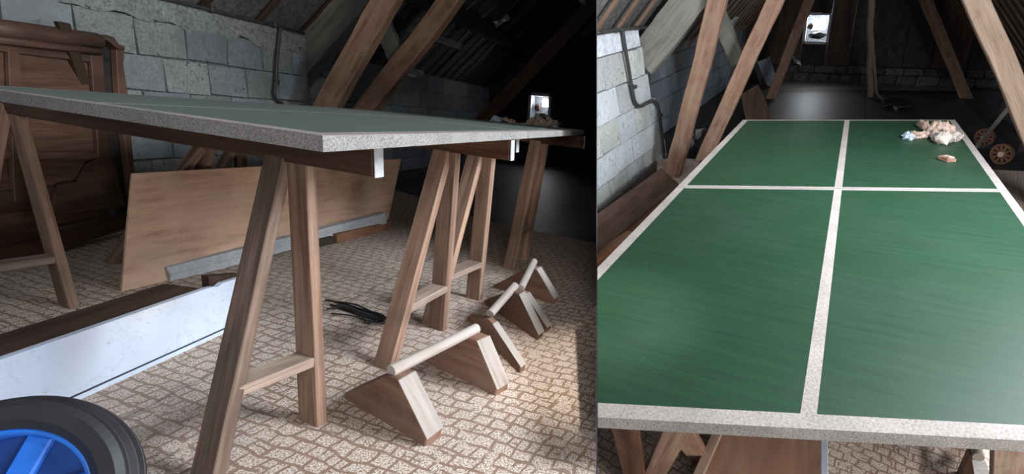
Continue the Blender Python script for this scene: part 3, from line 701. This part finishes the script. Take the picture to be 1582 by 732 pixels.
# low pole stands: two thick triangular plates joined by a round pole
def pole_stand(room, plates, pole, r, label, group=None, clip=False):
    A0 = room.at(*plates[0][0]); B0 = room.at(*plates[0][2])
    t = None
    ends = []
    P = []
    for (pa, pap, pb, pb2) in plates:
        a = room.at(*pa); b = room.at(*pb); b2 = room.at(*pb2)
        n = (b-a).cross(Z).normalized(); ap = room.on(*pap, a, n); P.append((a, ap, b, b2))
    a, ap, b, b2 = P[0]
    base = (P[0][0]+P[-1][2])/2; base.z = 0
    t = thing('pole_stand', room, base, label, 'stand', group)
    for (a, ap, b, b2) in P:
        th = (b2-b); th.z = 0
        # flat cut at each lower corner and a small flat at the top
        al, bl = a+Z*.018, b+Z*.028
        ux = (b-a).normalized()
        pts = [a, b, bl+ux*.004, ap+ux*.022, ap-ux*.022, al-ux*.002]
        bm = prism(bmesh.new(), pts, th); bev(bm, .003)
        obj('end_plate', room, bm, MAT['plate'], t, uv=((b-a), Z))
        # paler strip along one sloping edge
        e = [bl+ux*.005, ap+ux*.023]
        bm = prism(bmesh.new(), [bl+ux*.004, ap+ux*.022, ap+ux*.026, bl+ux*.008], th)
        obj('sloping_edge', room, bm, MAT['pole'], t, uv=(ap-b, th))
    h0 = P[0][1].z+r*.6; h1 = P[-1][1].z+r*.6
    q0, q1 = room.at(*pole[0], h0), room.at(*pole[1], h1)
    obj('pole', room, tube_bm([q0+(q1-q0)*k/6 for k in range(7)], r, 20), MAT['pole'], t, uv=(q1-q0, Z), smooth=False)
    return t
pole_stand(L, [((532, 617), (606, 583), (657, 692), (682, 672)), ((655, 560), (728, 523), (765, 613), (784, 602))], ((604, 573), (736, 507)), .0165, 'nearest low pole stand with two dark triangular end plates, left view')
pole_stand(L, [((722, 495), (757, 497), (803, 578), (811, 571)), ((748, 470), (797, 452), (830, 527), (839, 520))], ((757, 485), (796, 441)), .0165, 'middle low pole stand with bluish round pole, left view')
pole_stand(L, [((765, 478), (805, 452), (843, 515), (850, 510)), ((763, 446), (822, 414), (854, 470), (861, 465))], ((804, 446), (825, 404)), .0165, 'farthest low pole stand with triangular plates, left view')
# heap of black cable
t = thing('cable_heap', L, L.at(550, 485), 'tangle of thin black cable lying on the carpet beside the nearest trestle', 'cable')
for pts in ([(503, 463), (530, 468), (560, 478), (590, 486), (598, 500)], [(510, 470), (540, 478), (575, 490), (597, 498)], [(512, 484), (545, 488), (580, 498), (600, 497)], [(505, 477), (530, 474), (556, 484), (566, 498), (585, 494)], [(520, 466), (548, 470), (580, 484), (596, 490)]):
    obj('cable', L, tube_bm(smooth_path([L.at(x, y, .008+random.uniform(0, .008)) for x, y in pts], 5), .0035, 6), MAT['cord'], t, smooth=True)
tagp(obj('flat_scrap', L, pr([L.at(512, 474, .004), L.at(590, 500, .004), L.at(596, 490, .004), L.at(530, 468, .004)], (0, 0, .003)), MAT['pipe'], t), 'flat grey scrap')
# rags on the far end of the left table
def rag(room, path, rads, m, name, par, seed=0, amp=.35, nz=10):
    pts = smooth_path(path, 6); k = len(pts); rr = []
    for i in range(k):
        f = i/(k-1)*(len(rads)-1); j = min(int(f), len(rads)-2); rr.append(rads[j]*(1-(f-j))+rads[j+1]*(f-j))
    bm = tube_bm(pts, 0, 18, rad=rr)
    for v in bm.verts: v.co += noise.noise_vector(v.co*38+V((seed, 0, 0)))*amp*.028+noise.noise_vector(v.co*95+V((0, seed, 0)))*amp*.013
    bmesh.ops.subdivide_edges(bm, edges=bm.edges[:], cuts=1, use_grid_fill=True, smooth=.3)
    return obj(name, room, bm, m, par, smooth=True)
ht = .775
g2 = lambda x, y, h=ht: L.at(x, y, .765)+V((0, 0, h-.765))
rt = thing('rag', L, L.ax(838, 200, 1, 3.45), 'bunched tan rag with pale twisted end at the far table end, left view', 'rag')
q = lambda x, y, yy=3.5: L.ax(x, y, 1, yy)
rag(L, [q(815, 191), q(828, 188), q(842, 191), q(850, 192), q(862, 197)], (.02, .038, .034, .03, .016), MAT['rag1'], 'bundle', rt, 1, .8)
rag(L, [q(842, 186), q(850, 190), q(858, 194), q(864, 195)], (.022, .03, .028, .016), MAT['rag2'], 'twisted_end', rt, 3, .9)
rt = thing('rag', L, L.ax(775, 190, 1, 3.9), 'thin brown and pale rag strip trailing left from the bundle, left view', 'rag')
q = lambda x, y, yy=3.9: L.ax(x, y, 1, yy)
rag(L, [q(778, 184), q(785, 186), q(795, 190), q(815, 192)], (.022, .02, .010, .01), MAT['rag1'], 'strip', rt, 5, .7)
rt = thing('rag', L, L.ax(768, 190, 1, 4.05), 'small bluish knotted rag at the left of the rag pile, left view', 'rag')
q = lambda x, y, yy=4.05: L.ax(x, y, 1, yy)
rag(L, [q(760, 187), q(767, 186), q(774, 188)], (.012, .028, .012), MAT['ragb'], 'knot', rt, 7, .9)

# ================================================================== PARTITION between the two views
nc = V((1, 0, .0632)).normalized()
def pc_(z, y, s): return cw(-.0632*z, y, z)+c2w(nc)*s
bm = bmesh.new()
prism(bm, [pc_(2.3, -3.4, -.0018), pc_(13.5, -3.4, -.0018), pc_(13.5, 8, -.0018), pc_(2.3, 2.4, -.0018)], c2w(nc)*.0036)
struct('wall_partition', L, bm, MAT['part'])

# ================================================================== RIGHT ROOM
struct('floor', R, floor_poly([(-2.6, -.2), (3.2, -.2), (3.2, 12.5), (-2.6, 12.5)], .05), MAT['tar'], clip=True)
cpo = [V((-1.79, .1, 0)), V((-1.79, 5.2, 0)), V((1.2, 5.9, 0)), V((3.0, 6.2, 0)), V((3.0, .1, 0))]
tagp(obj('carpet', R, prism(bmesh.new(), cpo, (0, 0, .004)), MAT['carpet2'], clip=True), 'pale patterned carpet with brown lattice under the green table, right view', 'carpet')
# floor sheets at the back
pp = lambda x, y: R.at(x, y)
def sheet(pix, m, name, lab, z=.004, th=.004):
    pts = [R.at(*q_)+V((0, 0, z)) for q_ in pix]
    return tagp(obj(name, R, pr(pts, (0, 0, -th)), m, base=sum(pts, V())/len(pts), clip=True), lab, 'floor covering')
sheet([(1199, 139), (1206, 124), (1475, 124), (1480, 139)], MAT['lino'], 'lino_sheet', 'strip of beige herringbone linoleum by the far wall, right view', .004)
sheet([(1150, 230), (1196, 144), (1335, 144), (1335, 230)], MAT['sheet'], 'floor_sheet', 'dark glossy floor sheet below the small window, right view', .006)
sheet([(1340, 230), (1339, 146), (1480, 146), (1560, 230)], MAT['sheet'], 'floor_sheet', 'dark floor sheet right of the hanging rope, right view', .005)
# left wall of blocks
w3 = block_wall('wall_left', R, -1.8, 1.6, lambda z: 5.12-.42*z, -.055, 1.28, .262, .40, MAT['blockR'], 11, offs=(.1, .6, .25), lean=-.25)
bm = bmesh.new(); grid_quad(bm, (-1.785, 1.6, 1.25), (-1.785, 4.52, 1.27), (-1.785, 4.46, 1.42), (-1.785, 1.6, 1.42), 40, 2)
r_ = bmesh.ops.extrude_face_region(bm, geom=bm.faces[:]); bmesh.ops.translate(bm, verts=[v for v in r_['geom'] if isinstance(v, bmesh.types.BMVert)], vec=(-.06, 0, 0))
struct('trim_3', R, bm, MAT['mortar' if False else 'plaster'], clip=True)
struct('trim_4', R, pr([(-1.83, 5.10, 0), (-2.15, 5.10, 0), (-2.15, 4.6, 1.1), (-1.83, 4.6, 1.3)], (0, -.08, 0)), MAT['render_'])
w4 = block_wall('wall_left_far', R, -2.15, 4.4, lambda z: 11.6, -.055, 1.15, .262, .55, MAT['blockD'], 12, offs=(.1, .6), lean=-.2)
# far wall
YB = 11.6
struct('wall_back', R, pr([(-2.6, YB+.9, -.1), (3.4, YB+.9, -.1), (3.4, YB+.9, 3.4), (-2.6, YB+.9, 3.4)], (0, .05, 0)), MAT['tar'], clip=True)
wR = R.ax(1262, 44, 1, YB)
bw = thing('board_cladding', R, (0, YB, 0), 'dark hanging sheets and boards closing the far end, right view', 'cladding', kind='structure')
xs = [-2.3, -1.6, wR.x-.25, wR.x+.25, .0, .45, 1.0, 1.5, 2.1, 2.7]
for i in range(len(xs)-1):
    a, b = xs[i]+.008, xs[i+1]-.008; yy = YB+random.uniform(-.03, .03)+.0
    m = MAT['dkbrown'] if i in (1, 3, 7) else MAT['sheetw']
    for z0, z1 in (((.3, wR.z-.28), (wR.z+.28, 2.6)) if i == 2 else ((.3, 2.6),)):
        bm = bmesh.new(); grid_quad(bm, (a, yy, z0), (b, yy, z0), (b, yy, z1), (a, yy, z1), 5, 10)
        for v in bm.verts: v.co.y += noise.noise(v.co*1.8)*.03
        r_ = bmesh.ops.extrude_face_region(bm, geom=bm.faces[:]); bmesh.ops.translate(bm, verts=[v for v in r_['geom'] if isinstance(v, bmesh.types.BMVert)], vec=(0, .02, 0))
        obj('board', R, bm, m, bw, uv=(Z, X), clip=True)
wn, wb = window(R, 'window_2', wR, .21, .25, '', (.22, .84, .42, .86))
tagp(lump(R, ((wb[0]+wb[1])/2+.02, YB+.08, wb[4]+.11), (.16, .06, .07), MAT['tar'], 'rubble_stone', seed=2), 'dark flat rubble in the small far window niche, right view', 'stone')
tagp(lump(R, (wb[0]+.075, YB+.12, wb[4]+.28), (.06, .05, .06), MAT['beam_dark'], 'rubble_stone', seed=5), 'small brown lump in the left of the window niche, right view', 'stone')
# rough stone ledge
ld = thing('stone_ledge', R, (.3, YB-.3, 0), 'low rough stone ledge along the foot of the far wall, right view', 'ledge', kind='structure')
x_ = -1.35
while x_ < 2.5:
    wd_ = random.uniform(.22, .42)
    for row, (z0, z1) in enumerate(((0, .18), (.18, .33))):
        o_ = .1 if row else 0
        bm = pr([(x_+o_, YB-.25+.0, z0), (x_+o_+wd_-.012, YB-.25, z0), (x_+o_+wd_-.012, YB-.25, z1-.012), (x_+o_, YB-.25, z1-.012)], (0, .22, 0), .02)
        obj('stone', R, bm, MAT['stone'], ld, wobble=(.03, 7))
    x_ += wd_
# roof both sides
rl2, zr2 = roof(R, 'R', -2.2, .92, 1.15, 3.0, 12.2, .2, .42, .035)
rr2, _ = roof(R, 'R', 2.4, .5, 1.15, 3.2, 12.2, -.3, .34, .03, side=-1, mm='slate', panw=.8)
# timbers
rk = R.sk
def rt_(f, tpx, wdd, tk, lab, m='rafter', ext=.4, name='roof_post', clip=False):
    p = R.at(*f); q = R.on(*tpx, p, Y)
    return timber(name, R, p, q, wdd, tk, X, MAT[m], lab, ext, clip=clip)
rt_((1038, 272), (1110, 0), .165, .10, 'thick brown sloping post nearest the block wall corner, right view')
rt_((1084, 250), (1198, 0), .155, .10, 'second brown sloping post standing beside the table edge, right view')
rt_((1191, 152), (1250, 0), .16, .12, 'brown sloping post left of the small bright window, right view')
rt_((1492, 152), (1430, 0), .18, .12, 'dark brown sloping post right of the hanging rope, right view')
rt_((1655, 345), (1508, 0), .15, .10, 'pale thick sloping post at the right edge, right view', 'postpale')
p = R.ax(1003, 84, 1, 4.75); q_ = R.ax(1078, -10, 1, 4.75)
timber('principal_rafter', R, p-V((.07, 0, .07)), q_, .30, .16, X, MAT['old'], 'wide grey weathered beam rising from the block wall corner, right view', .4, cutz=False)
p = R.ax(1116, 38, 1, 5.5); q_ = R.ax(1143, 98, 1, 5.5)
timber('brace', R, q_, p, .17, .08, X, MAT['old'], 'short grey brace behind the two sloping posts, right view', .15, cutz=False)
foil(R, [R.ax(x, y, 1, 5.6) for x, y in ((1116, 28), (1142, 26), (1140, 38), (1118, 36))], 'crumpled foil above the grey brace, right view')
foil(R, [R.at(1053, 238, .1)+V((0, .2, 0)), R.at(1080, 218, .12)+V((0, .2, 0)), R.at(1088, 200, .4), R.at(1060, 215, .4)], 'silvery crumpled foil between the two sloping posts by the wall, right view')
foil(R, [R.ax(x, y, 1, 11.2) for x, y in ((1221, 84), (1228, 86), (1236, 100), (1230, 100))], 'white torn scrap hanging below the small window, right view')
# hanging rope
p0 = R.at(1344, 152); top_ = R.on(1346, -12, p0, Y)
t = thing('hanging_rope', R, p0, 'long brown rope hanging from the roof in front of the far wall', 'rope')
obj('rope_strand', R, tube_bm([p0.lerp(top_, k/16)+V((.012*math.sin(k), 0, 0))+Z*.02*(k == 0) for k in range(17)], .055, 10), MAT['rope'], t, smooth=True)
obj('rope_tail', R, tube_bm(smooth_path([top_.lerp(p0, .25), R.on(1350, 90, p0, Y), R.on(1353, 125, p0, Y), R.on(1356, 150, p0, Y)+Z*.03, R.at(1385, 168, .03)], 6), .025, 8), MAT['rope'], t, smooth=True)
bm = bmesh.new()
for k in range(3): tube_bm(smooth_path([R.at(1362+random.uniform(0, 8), 158+k*3, .04), R.at(1385, 154+k*3, .08), R.at(1405, 158+k*2, .04), R.at(1395, 165, .05), R.at(1370, 162, .04)], 6), .035, 8, bm)
tagp(obj('cord_coil', R, bm, MAT['cord'], base=R.at(1385, 160), smooth=True), 'black coiled cord on the dark floor beyond the table', 'cord')
# pipe on the wall
xp = -1.755
t = thing('wall_pipe', R, R.ax(925, 50, 0, xp), 'dark pipe with a double bend on the pale block wall, right view', 'pipe')
obj('pipe_run', R, tube_bm([R.ax(x, y, 0, xp) for x, y in ((905, 54), (925, 50), (960, 45), (997, 42))], .016, 10), MAT['pipe'], t, smooth=True, clip=True)
pd = [R.ax(x, y, 0, xp) for x, y in ((962, 47), (966, 75), (972, 110), (977, 140), (981, 157), (989, 164), (1002, 158), (1011, 156), (1017, 166), (1022, 200), (1027, 245), (1028, 262))]
obj('pipe_drop', R, tube_bm(smooth_path(pd, 5), .017, 10), MAT['pipe'], t, smooth=True)
for a_ in ((956, 46), (976, 134), (1017, 178)):
    c = R.ax(*a_, 0, xp-.02); obj('pipe_clip', R, pr([c+V((0, -.03, -.015)), c+V((0, .03, -.015)), c+V((0, .03, .015)), c+V((0, -.03, .015))], (.045, 0, 0), .004), MAT['pipe'], t)
# green table
lx, rx_ = -.715, .862
e0_, e1_ = R.at(922, 648, .76), R.at(1582, 683, .76); dd_ = (e1_-e0_)/(e1_-e0_).x; nr = e0_+dd_*(rx_-e0_.x); nl = R.at(1246, 664, .76)*2-nr; fr = R.at(1475, 185, .76); fl = R.at(1148, 185, .76)
table(R, (nr, fr, fl, nl), .507, ('near half of the green tennis table with grey edge, right view', 'far half of the green tennis table with rags on its right side, right view'), .035, True, .045, near_w=.05)
# rags on it
h = .76
g3 = lambda x, y, k=.02: R.at(x, y, h+k)
t = thing('rag', R, g3(1452, 210, 0), 'tan and cream bunched rag near the far right table corner, right view', 'rag')
rag(R, [g3(1433, 203, .03), g3(1446, 200, .05), g3(1462, 202, .05), g3(1472, 205, .03)], (.03, .055, .05, .02), MAT['rag1'], 'bundle', t, 2, 1.0)
rag(R, [g3(1440, 206, .02), g3(1455, 214, .035), g3(1470, 212, .03), g3(1484, 213, .02)], (.02, .04, .03, .025), MAT['rag2'], 'pale_fold', t, 4, 1.0)
rag(R, [g3(1420, 190, .02), g3(1430, 195, .03), g3(1437, 198, .03)], (.018, .028, .02), MAT['rag1'], 'loose_corner', t, 8, .9)
t = thing('rag', R, g3(1420, 210, 0), 'grey twisted rag strip between the blue knot and the tan bundle, right view', 'rag')
rag(R, [g3(1408, 206, .015), g3(1416, 209, .02), g3(1426, 209, .02), g3(1438, 207, .02)], (.012, .025, .02, .022), MAT['rag1'], 'strip', t, 6, .9)
t = thing('rag', R, g3(1405, 211, 0), 'small blue and white knotted rag left of the tan bundle, right view', 'rag')
rag(R, [g3(1398, 210, .012), g3(1404, 211, .02), g3(1411, 212, .012)], (.01, .03, .012), MAT['ragb'], 'knot', t, 9, .9)
t = thing('wood_scrap', R, g3(1461, 247, 0), 'small splintered wood scrap lying on the green table below the rags', 'wood scrap')
c = g3(1461, 246, .012)
obj('splinter', R, pr([c+V((-.045, .01, -.008)), c+V((-.02, .04, -.008)), c+V((.03, .03, -.008)), c+V((.055, -.015, -.008)), c+V((.0, -.035, -.008))], (0, 0, .022), .004), MAT['plate'], t, uv=(X, Y), wobble=(.01, 30))
obj('splinter', R, pr([c+V((-.02, .0, .012)), c+V((.0, .025, .012)), c+V((.04, -.01, .012)), c+V((.01, -.022, .012))], (0, 0, .010), .002), MAT['stand'], t, uv=(X, Y), wobble=(.008, 30))
# brown chest / board along the wall, left of the table
ch = thing('brown_board', R, R.at(990, 310), 'wide brown board propped along the foot of the pale block wall, right view', 'board')
q1, q2, q3, q4 = R.at(905, 342, .26), R.at(1022, 259, .22), R.at(1049, 284, .12), R.at(905, 405, .12)
bm = prism(bmesh.new(), [q1, q2, q3, q4], (0, 0, -.02)); bev(bm, .003)
obj('board_face', R, bm, MAT['box'], ch, uv=(Y, X), clip=True)
bm = prism(bmesh.new(), [q4-Z*.025, q3-Z*.025, V((q3.x, q3.y, .0)), V((q4.x, q4.y, .0))], V((-.03, 0, 0)))
obj('board_edge', R, bm, MAT['red'], ch, uv=(Y, Z), clip=True)
bm = prism(bmesh.new(), [q1-Z*.025, q2-Z*.025, V((q2.x, q2.y, .0)), V((q1.x, q1.y, .0))], V((.02, 0, 0)))
obj('rear_support', R, bm, MAT['dkbrown'], ch, uv=(Y, Z), clip=True)
q1, q2 = R.at(905, 366, .06), R.at(1013, 266, .06)  # black strip modelled where only shadow lies between wall and brown board
tagp(beam('plank', R, q1+V((.0, 0, .03)), q2+V((.0, 0, .03)), .18, .03, Z, MAT['sheetw'], clip=True, base=q2), 'nearly black strip put in for the shadow between the pale block wall and the wide brown board', 'plank')
q1, q2 = R.at(905, 408, .10), R.at(975, 360, .10)
tagp(beam('plank', R, q1, q2, .075, .03, X, MAT['red'], clip=True, base=q2-Z*.1), 'narrow pale brown plank lying between the wide brown board and the table', 'plank')
q1, q2 = R.at(1020, 295, .02), R.at(1062, 262, .02)
tagp(obj('floor_plate', R, pr([R.at(1048, 300, .006), R.at(1084, 250, .006), R.at(1104, 252, .006), R.at(1072, 300, .006)], (0, 0, .03), .003), MAT['dkbrown'], base=R.at(1070, 270), uv=(Y, X)), 'dark floor timber at the foot of the sloping posts, right view', 'timber')
# leaning boards beyond the posts on the left
bp = [R.at(1141, 190, .0), R.at(1190, 186, .0)]
pn = (bp[1]-bp[0]).cross(Z)
lb = [R.on(*c_, bp[0]+V((0, .15, 0)), Y) for c_ in ((1144, 146), (1171, 130), (1200, 196), (1155, 200))]
tagp(obj('leaning_board', R, pr(lb, (0, .03, 0), .002), MAT['brown'], base=lb[2], uv=(Z, X)), 'dark red brown board leaning left of the third sloping post, right view', 'board')
lb = [R.ax(x, y, 1, 10.6) for x, y in ((1170, 96), (1188, 88), (1206, 140), (1190, 146))]
tagp(obj('leaning_board', R, pr(lb, (0, .03, 0), .002), MAT['paleboard'], base=lb[2]), 'pale bluish board leaning behind the third sloping post, right view', 'board')
lb = [R.ax(x, y, 1, 10.2) for x, y in ((1162, 94), (1169, 92), (1192, 150), (1182, 156))]
tagp(obj('leaning_board', R, pr(lb, (0, .03, 0), .002), MAT['tar'], base=lb[2]), 'narrow black board leaning beside the pale bluish one, right view', 'board')
# little hand cart on the right
wcx = R.at(1543, 253); rw = .108
t = thing('hand_cart', R, V((wcx.x+.1, wcx.y+.3, 0)), 'small hand cart with rusty spoked wheels and a long handle right of the table', 'cart')
axis = V((.25, -.95, .0)).normalized()
axis = V((-.62, -.78, 0)).normalized()
def spoked(c, r):
    bm = lathe([(r, .022), (r, -.022), (r*.84, -.022), (r*.84, .022)], c, axis, 32)
    wob = obj('wheel', R, bm, MAT['rust'], t); u = Z.cross(axis).normalized(); v = axis.cross(u)
    for k in range(10):
        an = k*math.pi/5; d = u*math.cos(an)+v*math.sin(an)
        b, uv = beam_bm(c+d*r*.15, c+d*r*.87, .022, .02, axis, 1, 0, 0)
        obj('spoke', R, b, MAT['rust'], wob, base=(0, 0, 0))
    obj('hub', R, lathe([(r*.25, .035), (r*.25, -.035), (.006, -.035), (.006, .035)], c, axis, 16), MAT['hub'], wob)
c1 = V((wcx.x, wcx.y, rw)); c2 = R.at(1517, 226); c2 = V((c2.x, c2.y, rw*.98))
spoked(c1, rw); spoked(c2, rw*.98)
obj('cart_bed', R, pr([c1+V((.1, -.1, .06)), c2+V((.1, .1, .06)), c2+V((.9, .25, .06)), c1+V((.9, .05, .06))], (0, 0, .10), .005), MAT['sheetw'], t, uv=(X, Y))
obj('axle', R, tube_bm([c1, c1-axis*.12, c1-axis*.5+V((.3, 0, 0))], .015, 8), MAT['pipe'], t)
h0 = R.at(1508, 228, .3); h1 = R.on(1562, 162, h0+V((.0, -.2, 0)), Y)
beam('handle', R, h0, h1, .03, .03, Z, MAT['old'], t)
sb = R.at(1549, 185)
tagp(lump(R, (sb.x, sb.y, .17), (.11, .1, .19), MAT['stone'], 'sack', seed=12, amp=.25), 'pale grey sack standing in the dark behind the right hand post', 'sack')
# ---- under the table: legs, mantel shelf, stand
def leg_r(f, tpx, lab=None, w_=.075, par=None, yy=None):
    p = R.at(*f); q_ = R.at(*tpx, .70)
    return p, q_
# near trestle (front left pair + right leg)
n = R.sk.cross(Z).normalized()
F1 = R.at(982, 745); K = V((F1.x-.02, 1.35, .70))
ta_ = R.at(966, 655, .70)
t = thing('trestle', R, (-.3, 1.2, 0), 'near trestle with dark leg showing below the green table edge, right view', 'trestle')
beam('beam', R, R.at(930, 640, .68)+V((.0, .1, 0)), R.at(1575, 690, .68)+V((0, .1, 0)), .075, .032, Z, MAT['beam_dark'], t)
def legp(a, b, m='trestle', w_=.075, tk=.028, wdir=None):
    beam('leg', R, a, b, w_, tk, wdir or R.sk, MAT[m], t, 2, .0005, .002, True)
legp(R.at(986, 760), R.at(965, 650, .68), 'beam_dark')
legp(R.at(1000, 752), R.at(1048, 655, .66))
legp(R.at(1085, 712), R.at(1045, 652, .66))
c0, c1_ = R.at(1000, 752), R.at(1085, 712)
rleg = R.at(1548, 800); rtop = R.at(1560, 690, .69)
legp(rleg, rtop, 'stand')
legp(rleg+V((0, .45, 0)), rtop+V((0, .05, 0)), 'trestle')
# pole stand under the table on the right
pa, pb = R.at(1498, 738), R.at(1520, 745)
t2_ = thing('pole_stand', R, R.at(1510, 738), 'pale wooden pole stand half hidden under the right of the table, right view', 'stand')
cA = R.at(1478, 728); cB = R.at(1532, 760); ap = R.at(1505, 690, .2)
for k in (0, .42):
    o_ = V((0, k, 0))
    obj('end_plate', R, pr([cA+o_, cB+o_, cB+Z*.03+o_, ap+V((.02, 0, 0))+o_, ap-V((.02, 0, 0))+o_, cA+Z*.02+o_], (0, -.045, 0), .003), MAT['plate'], t2_, uv=(X, Z))
obj('pole', R, tube_bm([ap+V((0, -.06, .012)), ap+V((0, .46, .012))], .018, 16), MAT['pole'], t2_)
bm = prism(bmesh.new(), [v_+V((0, -.055, 0)) for v_ in (ap+V((-.012, 0, -.012)), ap+V((.028, 0, -.006)), cB+Z*.03+V((.004, 0, 0)), cB-V((.055, 0, 0))+Z*.01)], (0, .008, 0))
obj('sloping_edge', R, bm, MAT['paleboard'] if False else MAT['white_'], t2_)
# mantel shelf seen from above
hs = .2
s1, s2, s3, s4 = R.at(1078, 738, hs), R.at(1268, 745, hs), R.at(1268, 650, hs), R.at(1122, 640, hs)
t = thing('mantel_shelf', R, (s1+s3)/2-Z*hs, 'brown backed mantel shelf with white marble edge under the table, right view', 'shelf')
dn = V((0, -.25, 0)); s1 = s1+(s1-s4)*.3; s2 = s2+(s2-s3)*.3; s4 = s4+(s4-s1)*.5; s3 = s3+(s3-s2)*.5
obj('wooden_back', R, pr([s1, s2, s3, s4], (0, 0, -.02), .002), MAT['slabtop'], t, uv=(Y, X))
ed = (s4-s1).normalized()
beam('raised_edge', R, s1+Z*.008, s4+Z*.008, .035, .02, X, MAT['stand'], t)
obj('marble_slab', R, pr([s2, s3, V((s3.x, s3.y, 0)), V((s2.x, s2.y, 0))], V((.024, 0, 0)), .002), MAT['marble'], t)
obj('wooden_side', R, pr([s1-Z*.021, s4-Z*.021, V((s4.x, s4.y, 0)), V((s1.x, s1.y, 0))], V((.02, 0, 0))), MAT['dkbrown'], t, uv=(Y, Z))
GR = {'trestle': 'trestles carrying the tennis table', 'pole_stand': 'low wooden pole stands', 'roof_post': 'sloping posts of the roof frame', 'rag': 'rags on the tennis table',
      'batten': 'loose battens', 'foil_scrap': 'foil scraps', 'rubble_stone': 'rubble in the window niche', 'leaning_board': 'boards leaning by the third post', 'table_tennis_board': 'halves of the tennis table',
      'offcut': 'offcuts under the moulded plank', 'purlin': 'purlins under the left slope', 'floor_sheet': 'dark sheets on the back floor', 'brace': 'short grey braces', 'plank': 'planks along the block wall'}
for o in C.objects:
    k = o.name.split('.')[0]
    if o.parent is None and k in GR and 'label' in o: o['group'] = GR[k]+(', left view' if o.get('_r', 'L') == 'L' and 'right view' not in o['label'] else ', right view')
for o in C.objects:
    for k in ('_b', '_r'):
        if k in o: del o[k]
